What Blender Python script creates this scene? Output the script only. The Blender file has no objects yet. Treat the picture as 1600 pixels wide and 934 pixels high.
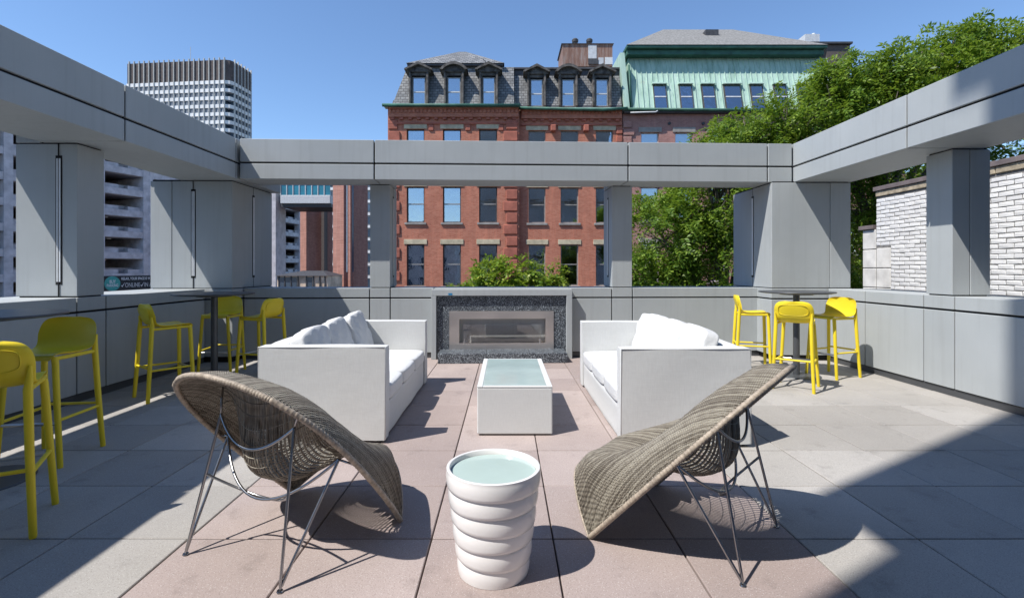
import bpy, bmesh, math, random
import numpy as np
from mathutils import Vector, Matrix
rnd = random.Random(7)
R = math.radians
scene = bpy.context.scene
col = scene.collection

# ------------------------------------------------------------------ camera, sky, sun, exposure
F_PX, CX, CY, CAM_H = 781.0, 790.0, 420.0, 1.352          # focal length and vanishing point in a 1600 px wide frame
cd = bpy.data.cameras.new('camera'); cam = bpy.data.objects.new('camera', cd); col.objects.link(cam)
cd.sensor_width = 36.0; cd.lens = F_PX / 1600 * 36
cd.shift_x = (800 - CX) / 1600; cd.shift_y = -(467 - CY) / 1600
cd.clip_start = 0.05; cd.clip_end = 4000
cam.location = (0, 0, CAM_H); cam.rotation_euler = (R(90), 0, 0)
scene.camera = cam

SUN_EL = R(55.2)
SUN_H = Vector((-0.857, -0.5145, 0)).normalized()          # horizontal direction towards the sun
to_sun = SUN_H * math.cos(SUN_EL) + Vector((0, 0, math.sin(SUN_EL)))
world = bpy.data.worlds.new('World'); scene.world = world; world.use_nodes = True
wn = world.node_tree.nodes; wl = world.node_tree.links
sky = wn.new('ShaderNodeTexSky'); sky.sky_type = 'NISHITA'; sky.sun_disc = False
sky.sun_elevation = SUN_EL; sky.sun_rotation = math.atan2(to_sun.x, to_sun.y)
sky.air_density = 1.0; sky.dust_density = 0.0; sky.ozone_density = 6.0; sky.altitude = 0
bg = wn['Background']; bg.inputs['Strength'].default_value = 0.137
wl.new(sky.outputs['Color'], bg.inputs['Color'])
sd = bpy.data.lights.new('sun', 'SUN'); sun = bpy.data.objects.new('sun', sd); col.objects.link(sun)
sd.energy = 4.2; sd.angle = R(0.5); sd.color = (1.0, 0.955, 0.89)
sun.rotation_euler = to_sun.to_track_quat('Z', 'Y').to_euler(); sun.location = to_sun * 60
scene.view_settings.view_transform = 'Standard'; scene.view_settings.look = 'None'
scene.view_settings.exposure = 0.50; scene.view_settings.gamma = 1.0
scene.view_settings.use_curve_mapping = False
scene.render.engine = 'CYCLES'
scene.cycles.max_bounces = 8; scene.cycles.transparent_max_bounces = 12

def P(x, y, Y):
    """photo pixel -> world point at distance Y"""
    return Vector(((x - CX) / F_PX * Y, Y, CAM_H - (y - CY) / F_PX * Y))
def PX(x, Y): return (x - CX) / F_PX * Y
def PZ(y, Y): return CAM_H - (y - CY) / F_PX * Y

# ------------------------------------------------------------------ materials
MATS = {}
def lin(c):
    return tuple(((v / 255) / 12.92 if v / 255 <= 0.04045 else ((v / 255 + 0.055) / 1.055) ** 2.4) for v in c)
class NT:
    def __init__(s, name):
        s.m = bpy.data.materials.new(name); s.m.use_nodes = True
        s.n = s.m.node_tree.nodes; s.l = s.m.node_tree.links
        s.b = s.n['Principled BSDF']; s.out = s.n['Material Output']; MATS[name] = s.m
    def new(s, t, **k):
        n = s.n.new(t)
        for a, v in k.items():
            if a in n.inputs: n.inputs[a].default_value = v
            else: setattr(n, a, v)
        return n
    def link(s, a, b): s.l.new(a, b)
    def coords(s, kind='Object', scale=(1, 1, 1), rot=(0, 0, 0)):
        t = s.new('ShaderNodeTexCoord'); m = s.new('ShaderNodeMapping')
        m.inputs['Scale'].default_value = scale; m.inputs['Rotation'].default_value = rot
        s.link(t.outputs[kind], m.inputs['Vector']); return m.outputs['Vector']
    def noise(s, vec, scale, detail=4, rough=0.55):
        n = s.new('ShaderNodeTexNoise'); n.inputs['Scale'].default_value = scale
        n.inputs['Detail'].default_value = detail; n.inputs['Roughness'].default_value = rough
        if vec is not None: s.link(vec, n.inputs['Vector'])
        return n.outputs['Fac']
    def ramp(s, fac, stops):
        r = s.new('ShaderNodeValToRGB'); e = r.color_ramp.elements
        while len(e) < len(stops): e.new(0.5)
        for el, (p, c) in zip(e, stops):
            el.position = p; el.color = (c[0], c[1], c[2], 1) if not isinstance(c, (int, float)) else (c, c, c, 1)
        s.link(fac, r.inputs['Fac']); return r.outputs['Color']
    def mix(s, fac, a, b, mode='MIX'):
        m = s.new('ShaderNodeMix'); m.data_type = 'RGBA'; m.blend_type = mode
        for i, v in ((0, fac), (6, a), (7, b)):
            if isinstance(v, (int, float)): m.inputs[i].default_value = v
            elif isinstance(v, tuple): m.inputs[i].default_value = (v[0], v[1], v[2], 1)
            else: s.link(v, m.inputs[i])
        return m.outputs[2]
    def bump(s, h, strength=0.3, dist=0.01, prev=None):
        b = s.new('ShaderNodeBump'); b.inputs['Strength'].default_value = strength; b.inputs['Distance'].default_value = dist
        s.link(h, b.inputs['Height'])
        if prev is not None: s.link(prev, b.inputs['Normal'])
        s.link(b.outputs['Normal'], s.b.inputs['Normal']); return b.outputs['Normal']
    def set(s, color=None, rough=None, metal=None, spec=None, coat=None):
        for k, v in (('Base Color', color), ('Roughness', rough), ('Metallic', metal), ('Specular IOR Level', spec), ('Coat Weight', coat)):
            if v is None: continue
            if hasattr(v, 'is_linked') or hasattr(v, 'links'): s.link(v, s.b.inputs[k])
            else: s.b.inputs[k].default_value = (v[0], v[1], v[2], 1) if isinstance(v, tuple) else v
        return s

def simple(name, color, rough=0.5, metal=0.0, var=0.12, nscale=6, bump=0.0, bscale=60, spec=0.5, coat=0.0):
    t = NT(name); v = t.coords()
    n = t.noise(v, nscale, 5)
    c = t.mix(t.ramp(n, [(0.3, 0.0), (0.7, 1.0)]), tuple(x * (1 - var) for x in color), tuple(min(1, x * (1 + var)) for x in color))
    t.set(c, rough, metal, spec, coat)
    if bump: t.bump(t.noise(v, bscale, 3), bump, 0.004)
    return t.m

def mat_panel():
    t = NT('grey_panel'); v = t.coords()
    oi = t.new('ShaderNodeObjectInfo')
    n = t.noise(v, 1.3, 4); fine = t.noise(t.coords(scale=(260, 260, 6)), 1.0, 2)
    c = t.mix(t.ramp(n, [(0.35, 0.0), (0.7, 1.0)]), (0.40, 0.43, 0.44), (0.455, 0.485, 0.495))
    c = t.mix(t.ramp(fine, [(0.3, 0.0), (0.8, 0.35)]), c, (0.38, 0.395, 0.40))
    c = t.mix(0.12, c, t.ramp(oi.outputs['Random'], [(0, (0.36, 0.38, 0.385)), (1, (0.54, 0.555, 0.56))]))
    # rain streaks
    st = t.noise(t.coords(scale=(14, 14, 0.7)), 1.0, 3)
    c = t.mix(t.ramp(st, [(0.52, 0.0), (0.78, 0.26)]), c, (0.29, 0.295, 0.295))
    t.set(c, t.ramp(n, [(0.2, 0.52), (0.8, 0.62)]), 0.06, 0.16)
    t.bump(t.noise(v, 1.8, 2), 0.20, 0.02); return t.m

def mat_paver(name, c0, c1):
    t = NT(name); v = t.coords(); oi = t.new('ShaderNodeObjectInfo')
    geo = t.new('ShaderNodeNewGeometry'); gp = geo.outputs['Position']
    big = t.noise(gp, 1.1, 5, 0.6)
    c = t.mix(oi.outputs['Random'], c0, c1)
    c = t.mix(t.ramp(big, [(0.35, 0.0), (0.75, 0.5)]), c, tuple(x * 0.72 for x in c0))
    sp = t.noise(gp, 150, 2, 0.7)
    c = t.mix(t.ramp(sp, [(0.36, 0.55), (0.46, 0.0)]), c, tuple(x * 0.55 for x in c0))
    sp2 = t.new('ShaderNodeTexVoronoi'); sp2.inputs['Scale'].default_value = 95; t.link(gp, sp2.inputs['Vector'])
    c = t.mix(t.ramp(sp2.outputs['Distance'], [(0.12, 0.5), (0.2, 0.0)]), c, (0.72, 0.7, 0.68))
    st = t.noise(gp, 4.5, 6, 0.7)
    c = t.mix(t.ramp(st, [(0.56, 0.0), (0.72, 0.48)]), c, tuple(x * 0.5 for x in c0))
    t.set(c, 0.82, 0, 0.25); t.bump(sp, 0.25, 0.002); return t.m

def mat_fabric(name, color, dark=0.82, crease=0.10, cs=4):
    t = NT(name); v = t.coords()
    wv = t.noise(t.coords(scale=(330, 330, 14)), 1.0, 2); wh = t.noise(t.coords(scale=(14, 14, 330)), 1.0, 2)
    c = t.mix(t.ramp(wv, [(0.35, 0.45), (0.65, 0.0)]), color, tuple(x * dark for x in color))
    c = t.mix(t.ramp(wh, [(0.35, 0.3), (0.65, 0.0)]), c, tuple(x * dark for x in color))
    dirt = t.noise(v, 2.6, 5, 0.6)
    c = t.mix(t.ramp(dirt, [(0.55, 0.0), (0.85, 0.22)]), c, tuple(x * y for x, y in zip(color, (0.78, 0.75, 0.7))))
    t.set(c, 0.85, 0, 0.2)
    h = t.mix(0.5, wv, wh); nb = t.bump(h, 0.22, 0.002); t.bump(t.noise(t.coords(scale=(1, .6, 1.5)), cs, 3), crease, 0.03, nb); return t.m

def mat_brick(name, c0, c1, mortar, bw=0.21, bh=0.075, soil=0.3):
    t = NT(name); tc = t.new('ShaderNodeTexCoord'); sx = t.new('ShaderNodeSeparateXYZ'); t.link(tc.outputs['Object'], sx.inputs[0])
    ad = t.new('ShaderNodeMath'); ad.operation = 'ADD'; t.link(sx.outputs[0], ad.inputs[0]); t.link(sx.outputs[1], ad.inputs[1])
    cb = t.new('ShaderNodeCombineXYZ'); t.link(ad.outputs[0], cb.inputs[0]); t.link(sx.outputs[2], cb.inputs[1])
    b = t.new('ShaderNodeTexBrick'); t.link(cb.outputs[0], b.inputs['Vector'])
    b.inputs['Scale'].default_value = 1.0; b.inputs['Brick Width'].default_value = bw; b.inputs['Row Height'].default_value = bh
    b.inputs['Mortar Size'].default_value = 0.009; b.inputs['Mortar Smooth'].default_value = 0.2
    b.inputs['Color1'].default_value = (*c0, 1); b.inputs['Color2'].default_value = (*c1, 1); b.inputs['Mortar'].default_value = (*mortar, 1)
    st = t.noise(tc.outputs['Object'], 0.55, 6, 0.65); st2 = t.noise(t.coords(scale=(2.5, 2.5, 0.35)), 1.0, 4)
    c = t.mix(t.ramp(st, [(0.45, 0.0), (0.75, soil)]), b.outputs['Color'], tuple(x * 0.45 for x in c0))
    c = t.mix(t.ramp(st2, [(0.5, 0.0), (0.8, 0.35)]), c, tuple(min(1, x * 1.6) for x in c1))
    blk = t.noise(tc.outputs['Object'], 5.0, 3, 0.8)
    c = t.mix(t.ramp(blk, [(0.58, 0.0), (0.72, 0.45)]), c, tuple(x * 0.5 for x in c0))
    t.set(c, 0.88, 0, 0.2); t.bump(b.outputs['Fac'], -0.35, 0.01); return t.m

def mat_glass(name, tint=(0.55, 0.62, 0.66), mixf=0.38, rough=0.02):
    t = NT(name); n = t.n
    tr = t.new('ShaderNodeBsdfTransparent'); tr.inputs[0].default_value = (*tint, 1)
    gl = t.new('ShaderNodeBsdfGlossy'); gl.inputs['Roughness'].default_value = rough; gl.inputs['Color'].default_value = (0.9, 0.95, 1, 1)
    v = t.coords(); nz = t.noise(v, 1.7, 2)
    bp = t.new('ShaderNodeBump'); bp.inputs['Strength'].default_value = 0.08; bp.inputs['Distance'].default_value = 0.05
    t.link(nz, bp.inputs['Height']); t.link(bp.outputs[0], gl.inputs['Normal'])
    fr = t.new('ShaderNodeFresnel'); fr.inputs['IOR'].default_value = 1.6
    ad = t.new('ShaderNodeMath'); ad.operation = 'ADD'; ad.use_clamp = True; ad.inputs[1].default_value = mixf; t.link(fr.outputs[0], ad.inputs[0])
    mx = t.new('ShaderNodeMixShader'); t.link(ad.outputs[0], mx.inputs[0]); t.link(tr.outputs[0], mx.inputs[1]); t.link(gl.outputs[0], mx.inputs[2])
    t.link(mx.outputs[0], t.out.inputs['Surface']); return t.m

def mat_leaf(name, cols):
    t = NT(name); geo = t.new('ShaderNodeNewGeometry'); v = t.coords()
    n = t.noise(v, 0.9, 3); n2 = t.noise(v, 9, 2)
    f = t.mix(0.5, n, geo.outputs['Random Per Island'])
    c = t.ramp(f, [(0.22, cols[0]), (0.5, cols[1]), (0.75, cols[2])])
    t.set(c, 0.45, 0, 0.35)
    tl = t.new('ShaderNodeBsdfTranslucent'); c2 = t.mix(0.5, c, (0.35, 0.5, 0.04), 'MIX'); t.link(c2, tl.inputs['Color'])
    mx = t.new('ShaderNodeMixShader'); mx.inputs[0].default_value = 0.38
    t.link(t.b.outputs[0], mx.inputs[1]); t.link(tl.outputs[0], mx.inputs[2]); t.link(mx.outputs[0], t.out.inputs['Surface']); return t.m

def mat_wicker():
    t = NT('wicker'); v = t.coords(); geo = t.new('ShaderNodeNewGeometry')
    isl = geo.outputs['Random Per Island']
    n = t.noise(v, 28, 4, 0.7)
    f = t.mix(0.5, isl, n)
    c = t.ramp(f, [(0.2, (0.11, 0.092, 0.07)), (0.5, (0.25, 0.22, 0.175)), (0.85, (0.42, 0.385, 0.31))])
    t.set(c, 0.5, 0, 0.45)
    wv = t.new('ShaderNodeTexWave'); wv.wave_type = 'BANDS'; wv.bands_direction = 'Y'; wv.inputs['Scale'].default_value = 34; wv.inputs['Distortion'].default_value = 1.0
    t.link(v, wv.inputs['Vector']); t.bump(wv.outputs['Fac'], 0.9, 0.004); return t.m

def mat_granite():
    t = NT('granite'); v = t.coords()
    vo = t.new('ShaderNodeTexVoronoi'); vo.inputs['Scale'].default_value = 105; t.link(v, vo.inputs['Vector'])
    n = t.noise(v, 80, 4, 0.7)
    f = t.mix(0.5, vo.outputs['Color'], n)
    c = t.ramp(f, [(0.32, (0.015, 0.018, 0.023)), (0.54, (0.07, 0.082, 0.10)), (0.72, (0.42, 0.47, 0.51))])
    t.set(c, 0.35, 0, 0.5); return t.m

def mat_steel(name, c=(0.62, 0.58, 0.55), rough=0.28, sc=(3, 3, 240)):
    t = NT(name); n = t.noise(t.coords(scale=sc), 1.0, 2); b = t.noise(t.coords(), 2.5, 3)
    t.set(t.mix(n, tuple(x * 0.85 for x in c), c), t.ramp(b, [(0.3, rough * 0.8), (0.7, rough * 1.25)]), 1.0)
    t.bump(n, 0.05, 0.002); return t.m

def mat_copper():
    t = NT('copper_patina'); v = t.coords(scale=(1.2, 1.2, 0.25)); n = t.noise(v, 1.6, 6, 0.65); n2 = t.noise(t.coords(scale=(5, 5, 0.2)), 1, 4, 0.6)
    c = t.ramp(n, [(0.3, (0.30, 0.44, 0.36)), (0.5, (0.42, 0.575, 0.485)), (0.75, (0.54, 0.68, 0.59))])
    c = t.mix(t.ramp(n2, [(0.55, 0.0), (0.72, 0.55)]), c, (0.16, 0.28, 0.21))
    n3 = t.noise(t.coords(), 0.9, 6, 0.7)
    c = t.mix(t.ramp(n3, [(0.66, 0.0), (0.76, 0.6)]), c, (0.28, 0.2, 0.1))
    t.set(c, 0.75, 0, 0.3); return t.m

def mat_slate():
    t = NT('slate'); tc = t.new('ShaderNodeTexCoord'); sx = t.new('ShaderNodeSeparateXYZ'); t.link(tc.outputs['Object'], sx.inputs[0])
    cb = t.new('ShaderNodeCombineXYZ'); t.link(sx.outputs[0], cb.inputs[0]); t.link(sx.outputs[2], cb.inputs[1])
    b = t.new('ShaderNodeTexBrick'); t.link(cb.outputs[0], b.inputs['Vector']); b.inputs['Scale'].default_value = 1
    b.inputs['Brick Width'].default_value = 0.3; b.inputs['Row Height'].default_value = 0.19; b.inputs['Mortar Size'].default_value = 0.02
    b.inputs['Color1'].default_value = (0.15, 0.155, 0.16, 1); b.inputs['Color2'].default_value = (0.30, 0.30, 0.295, 1); b.inputs['Mortar'].default_value = (0.05, 0.05, 0.05, 1)
    n = t.noise(tc.outputs['Object'], 1.1, 6, 0.7)
    c = t.mix(t.ramp(n, [(0.48, 0.0), (0.62, 0.6)]), b.outputs['Color'], (0.09, 0.09, 0.09))
    c = t.mix(t.ramp(n, [(0.68, 0.0), (0.72, 0.8)]), c, (0.5, 0.48, 0.45))
    t.set(c, 0.7); t.bump(b.outputs['Fac'], -0.5, 0.02); return t.m

def mat_rust():
    t = NT('rusty_metal'); n = t.noise(t.coords(scale=(3, 3, 0.5)), 1.4, 6, 0.7); n2 = t.noise(t.coords(scale=(9, 9, 0.3)), 1, 3)
    c = t.ramp(n, [(0.3, (0.16, 0.07, 0.045)), (0.5, (0.26, 0.15, 0.11)), (0.7, (0.34, 0.3, 0.28))])
    c = t.mix(t.ramp(n2, [(0.5, 0), (0.7, 0.5)]), c, (0.12, 0.06, 0.05)); t.set(c, 0.8); return t.m

def mat_whitebrick():
    t = NT('white_painted_brick'); geo = t.new('ShaderNodeNewGeometry'); gp = geo.outputs['Position']; oi = t.new('ShaderNodeObjectInfo')
    n = t.noise(gp, 9, 5, 0.65); n2 = t.noise(gp, 55, 4, 0.7)
    c = t.mix(oi.outputs['Random'], (0.70, 0.70, 0.71), (0.84, 0.84, 0.84))
    c = t.mix(t.ramp(n, [(0.55, 0), (0.75, 0.4)]), c, (0.5, 0.49, 0.48))
    chip = t.mix(0.5, n, n2)
    c = t.mix(t.ramp(chip, [(0.655, 0), (0.67, 1)]), c, (0.28, 0.12, 0.09))
    t.set(c, 0.75, 0, 0.25); t.bump(n2, 0.5, 0.006); return t.m

M = {}
M['panel'] = mat_panel()
M['joint'] = simple('black_joint', (0.012, 0.012, 0.014), 0.9, var=0.3)
M['paver_pink'] = mat_paver('paver_pink', (0.35, 0.285, 0.265), (0.47, 0.395, 0.37))
M['paver_grey'] = mat_paver('paver_grey', (0.36, 0.34, 0.315), (0.46, 0.44, 0.415))
M['fabric'] = mat_fabric('sofa_fabric', (0.655, 0.665, 0.66))
M['cushion'] = mat_fabric('cushion_fabric', (0.66, 0.67, 0.675), 0.86, 0.45, 8)
M['piping'] = simple('piping', (0.35, 0.36, 0.37), 0.8)
M['yellow'] = simple('yellow_plastic', (0.80, 0.625, 0.028), 0.42, var=0.05, nscale=3, bump=0.05, bscale=300, spec=0.4)
M['bar_steel'] = mat_steel('bar_steel', (0.6, 0.6, 0.6), 0.3, (200, 4, 4))
M['table_metal'] = simple('table_charcoal_metal', (0.085, 0.09, 0.098), 0.4, 0.3, var=0.1)
M['wicker'] = mat_wicker()
M['rim'] = simple('rim_cane', (0.36, 0.30, 0.235), 0.55, var=0.35, nscale=40, bump=0.5, bscale=90)
M['rod'] = mat_steel('rod_steel', (0.40, 0.40, 0.41), 0.28, (40, 40, 40))
M['rubber'] = simple('rubber', (0.03, 0.03, 0.03), 0.8)
M['ceramic'] = simple('ceramic', (0.80, 0.785, 0.77), 0.22, var=0.03, nscale=5, spec=0.5, coat=0.25)
M['aqua'] = simple('frosted_aqua_glass', (0.42, 0.525, 0.49), 0.14, var=0.06, nscale=4, spec=0.6)
M['aqua_table'] = simple('frosted_table_glass', (0.40, 0.51, 0.50), 0.10, var=0.10, nscale=3, spec=0.6)
M['granite'] = mat_granite()
M['steel'] = mat_steel('brushed_steel', (0.80, 0.75, 0.71), 0.36)
M['steel_in'] = mat_steel('firebox_steel', (0.95, 0.82, 0.72), 0.5, (3, 3, 120))
M['glass'] = mat_glass('window_glass')
M['glass_dark'] = mat_glass('dark_window_glass', (0.35, 0.4, 0.42), 0.25)
M['clear'] = mat_glass('fireplace_glass', (0.97, 0.96, 0.95), 0.0, 0.02)
M['brick_red'] = mat_brick('brick_red', (0.42, 0.13, 0.078), (0.53, 0.20, 0.125), (0.42, 0.25, 0.19))
M['brick_mauve'] = mat_brick('brick_mauve', (0.30, 0.125, 0.105), (0.40, 0.19, 0.16), (0.42, 0.33, 0.3))
M['brick_tower'] = mat_brick('brick_tower', (0.33, 0.155, 0.12), (0.42, 0.21, 0.165), (0.38, 0.26, 0.22), 0.4, 0.13, 0.15)
M['brownstone'] = simple('red_stone', (0.37, 0.12, 0.08), 0.85, var=0.3, nscale=2, bump=0.4, bscale=12)
M['sandstone'] = simple('sandstone', (0.50, 0.43, 0.30), 0.85, var=0.25, nscale=3)
M['greystone'] = simple('grey_stone', (0.30, 0.28, 0.26), 0.85, var=0.2, nscale=3)
M['frame_dark'] = simple('old_dark_frame', (0.07, 0.065, 0.06), 0.7, var=0.4, nscale=4)
M['frame_grey'] = simple('old_grey_frame', (0.25, 0.245, 0.23), 0.7, var=0.3, nscale=4)
M['peeling'] = simple('peeling_paint_wood', (0.10, 0.092, 0.085), 0.85, var=0.75, nscale=3.5, bump=0.6, bscale=9)
M['blind'] = simple('white_blind', (0.62, 0.64, 0.64), 0.8, var=0.1)
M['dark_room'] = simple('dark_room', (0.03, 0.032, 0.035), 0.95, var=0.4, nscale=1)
M['slate'] = mat_slate()
M['flashing'] = simple('dark_roof_flashing', (0.055, 0.055, 0.06), 0.6, var=0.3)
M['copper'] = mat_copper()
M['copper_dark'] = simple('dark_green_copper', (0.035, 0.12, 0.085), 0.6, var=0.35, nscale=2)
M['shingle'] = simple('grey_shingle', (0.21, 0.205, 0.195), 0.9, var=0.35, nscale=8, bump=0.5, bscale=20)
M['rust'] = mat_rust()
M['brown'] = simple('brown_cladding', (0.11, 0.085, 0.075), 0.8, var=0.2)
M['white_metal'] = simple('white_metal', (0.55, 0.56, 0.57), 0.5, var=0.15)
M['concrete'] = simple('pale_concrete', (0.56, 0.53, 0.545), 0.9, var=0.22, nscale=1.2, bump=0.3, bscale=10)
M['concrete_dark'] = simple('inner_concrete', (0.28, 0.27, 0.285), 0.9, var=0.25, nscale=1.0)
M['tower_white'] = simple('tower_white_precast', (0.78, 0.78, 0.77), 0.7, var=0.12, nscale=0.2)
M['tower_fin'] = simple('tower_fin', (0.50, 0.50, 0.48), 0.7, var=0.1)
M['tower_louvre'] = simple('tower_louvre', (0.10, 0.08, 0.075), 0.8, var=0.3, nscale=0.8)
M['tower_glass'] = simple('tower_glass', (0.07, 0.10, 0.14), 0.12, var=0.5, nscale=0.12, spec=0.6)
M['teal_glass'] = simple('teal_glass', (0.02, 0.20, 0.28), 0.1, var=0.4, nscale=0.4, spec=0.6)
M['banner'] = simple('banner_dark', (0.018, 0.022, 0.028), 0.6)
M['teal'] = simple('banner_teal', (0.06, 0.36, 0.32), 0.6, var=0.2)
M['banner_white'] = simple('banner_white', (0.8, 0.8, 0.8), 0.6, var=0.02)
M['lens'] = simple('light_lens', (0.72, 0.75, 0.78), 0.25, var=0.06, nscale=9)
M['whitebrick'] = mat_whitebrick()
M['mortar'] = simple('dark_mortar', (0.22, 0.215, 0.21), 0.95, var=0.35, nscale=14, bump=0.6, bscale=40)
M['block'] = simple('painted_block', (0.68, 0.665, 0.64), 0.85, var=0.22, nscale=3.5, bump=0.4, bscale=25)
M['coping_stone'] = simple('coping_stone', (0.40, 0.34, 0.25), 0.9, var=0.35, nscale=12, bump=0.7, bscale=22)
M['coping_metal'] = simple('coping_metal', (0.17, 0.14, 0.14), 0.6, var=0.2)
M['bark'] = simple('bark', (0.13, 0.11, 0.095), 0.95, var=0.4, nscale=9, bump=0.8, bscale=30)
M['leaf'] = mat_leaf('locust_leaf', [(0.06, 0.125, 0.014), (0.135, 0.235, 0.028), (0.26, 0.355, 0.05)])
M['leaf_young'] = mat_leaf('bright_leaf', [(0.08, 0.155, 0.018), (0.18, 0.29, 0.03), (0.36, 0.40, 0.05)])
M['asphalt'] = simple('asphalt', (0.05, 0.05, 0.052), 0.9, var=0.25, nscale=2, bump=0.3, bscale=50)
M['sidewalk'] = simple('sidewalk', (0.30, 0.29, 0.275), 0.9, var=0.2, nscale=1.5)
M['tape'] = simple('blue_tape', (0.02, 0.22, 0.45), 0.7)
M['limestone'] = simple('pale_facade', (0.42, 0.41, 0.39), 0.85, var=0.15, nscale=0.4)
M['poster'] = simple('pale_poster', (0.62, 0.48, 0.36), 0.7, var=0.5, nscale=0.9)

# ------------------------------------------------------------------ mesh helpers
class MB:
    def __init__(s): s.v = []; s.f = []
    def quad(s, a, b, c, d):
        i = len(s.v); s.v += [tuple(a), tuple(b), tuple(c), tuple(d)]; s.f.append((i, i + 1, i + 2, i + 3)); return s
    def poly(s, pts):
        i = len(s.v); s.v += [tuple(p) for p in pts]; s.f.append(tuple(range(i, i + len(pts)))); return s
    def box(s, x0, x1, y0, y1, z0, z1, b=0.0):
        if x1 < x0: x0, x1 = x1, x0
        if y1 < y0: y0, y1 = y1, y0
        if b <= 0:
            i = len(s.v)
            s.v += [(x0, y0, z0), (x1, y0, z0), (x1, y1, z0), (x0, y1, z0), (x0, y0, z1), (x1, y0, z1), (x1, y1, z1), (x0, y1, z1)]
            s.f += [tuple(i + k for k in q) for q in ((0, 3, 2, 1), (4, 5, 6, 7), (0, 1, 5, 4), (1, 2, 6, 5), (2, 3, 7, 6), (3, 0, 4, 7))]
            return s
        b = min(b, (x1 - x0) * .45, (y1 - y0) * .45, (z1 - z0) * .45)
        lo = (x0, y0, z0); hi = (x1, y1, z1); idx = {}
        for sx in (0, 1):
            for sy in (0, 1):
                for sz in (0, 1):
                    sg = (sx, sy, sz)
                    for a in range(3):
                        p = []
                        for k in range(3):
                            ext = hi[k] if sg[k] else lo[k]
                            p.append(ext if k == a else (ext - b if sg[k] else ext + b))
                        idx[sg, a] = len(s.v); s.v.append(tuple(p))
        def out(ids, nrm):
            p = [Vector(s.v[i]) for i in ids]
            n = (p[1] - p[0]).cross(p[2] - p[0])
            s.f.append(tuple(ids) if n.dot(Vector(nrm)) > 0 else tuple(reversed(ids)))
        for a in range(3):
            u, w = [k for k in range(3) if k != a]
            for t in (0, 1):
                ids = []
                for (p, q) in ((0, 0), (1, 0), (1, 1), (0, 1)):
                    sg = [0, 0, 0]; sg[a] = t; sg[u] = p; sg[w] = q; ids.append(idx[tuple(sg), a])
                n = [0, 0, 0]; n[a] = 1 if t else -1; out(ids, n)
        for a in range(3):
            u, w = [k for k in range(3) if k != a]
            for p in (0, 1):
                for q in (0, 1):
                    s0 = [0, 0, 0]; s0[u] = p; s0[w] = q; s1 = list(s0); s1[a] = 1
                    n = [0, 0, 0]; n[u] = 1 if p else -1; n[w] = 1 if q else -1
                    out([idx[tuple(s0), u], idx[tuple(s1), u], idx[tuple(s1), w], idx[tuple(s0), w]], n)
        for sx in (0, 1):
            for sy in (0, 1):
                for sz in (0, 1):
                    sg = (sx, sy, sz); out([idx[sg, 0], idx[sg, 1], idx[sg, 2]], [1 if k else -1 for k in sg])
        return s
    def hexa(s, bot, top):
        """prism between two loops of equal length"""
        n = len(bot); i = len(s.v); s.v += [tuple(p) for p in bot] + [tuple(p) for p in top]
        s.f.append(tuple(i + k for k in reversed(range(n)))); s.f.append(tuple(i + n + k for k in range(n)))
        for k in range(n): s.f.append((i + k, i + (k + 1) % n, i + n + (k + 1) % n, i + n + k))
        return s
    def tube(s, pts, rad, n=8, caps=True, squash=1.0):
        pts = [Vector(p) for p in pts]
        rad = [rad] * len(pts) if isinstance(rad, (int, float)) else rad
        i0 = len(s.v); up = None
        for k, p in enumerate(pts):
            a = pts[max(k - 1, 0)]; b = pts[min(k + 1, len(pts) - 1)]; t = (b - a)
            t = t.normalized() if t.length > 1e-9 else Vector((0, 0, 1))
            if up is None:
                up = Vector((0, 0, 1)) if abs(t.z) < 0.9 else Vector((1, 0, 0))
            up = (up - t * up.dot(t)).normalized(); sd_ = t.cross(up)
            for j in range(n):
                an = 2 * math.pi * j / n
                s.v.append(tuple(p + (up * math.cos(an) * squash + sd_ * math.sin(an)) * rad[k]))
        for k in range(len(pts) - 1):
            for j in range(n):
                a = i0 + k * n + j; b = i0 + k * n + (j + 1) % n
                s.f.append((a, b, b + n, a + n))
        if caps:
            s.f.append(tuple(i0 + j for j in reversed(range(n)))); e = i0 + (len(pts) - 1) * n
            s.f.append(tuple(e + j for j in range(n)))
        return s
    def lathe(s, prof, n=48, mat=None):
        """prof: (r, z) list, r = 0 closes"""
        i0 = len(s.v)
        for (r, z) in prof:
            for j in range(n):
                a = 2 * math.pi * j / n; p = Vector((r * math.cos(a), r * math.sin(a), z))
                if mat is not None: p = mat @ p
                s.v.append(tuple(p))
        for k in range(len(prof) - 1):
            for j in range(n):
                a = i0 + k * n + j; b = i0 + k * n + (j + 1) % n; s.f.append((a, b, b + n, a + n))
        s.f.append(tuple(i0 + j for j in reversed(range(n)))); e = i0 + (len(prof) - 1) * n
        s.f.append(tuple(e + j for j in range(n)))
        return s
    def mesh(s, name, mat, off=None, smooth=False):
        me = bpy.data.meshes.new(name)
        vs = s.v if off is None else [(a - off[0], b - off[1], c - off[2]) for a, b, c in s.v]
        me.from_pydata(vs, [], s.f); me.update()
        if mat is not None: me.materials.append(mat)
        if smooth is True: me.polygons.foreach_set('use_smooth', [True] * len(me.polygons))
        elif smooth:
            me.polygons.foreach_set('use_smooth', [True] * len(me.polygons))
            me.set_sharp_from_angle(angle=R(smooth))
        return me

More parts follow.
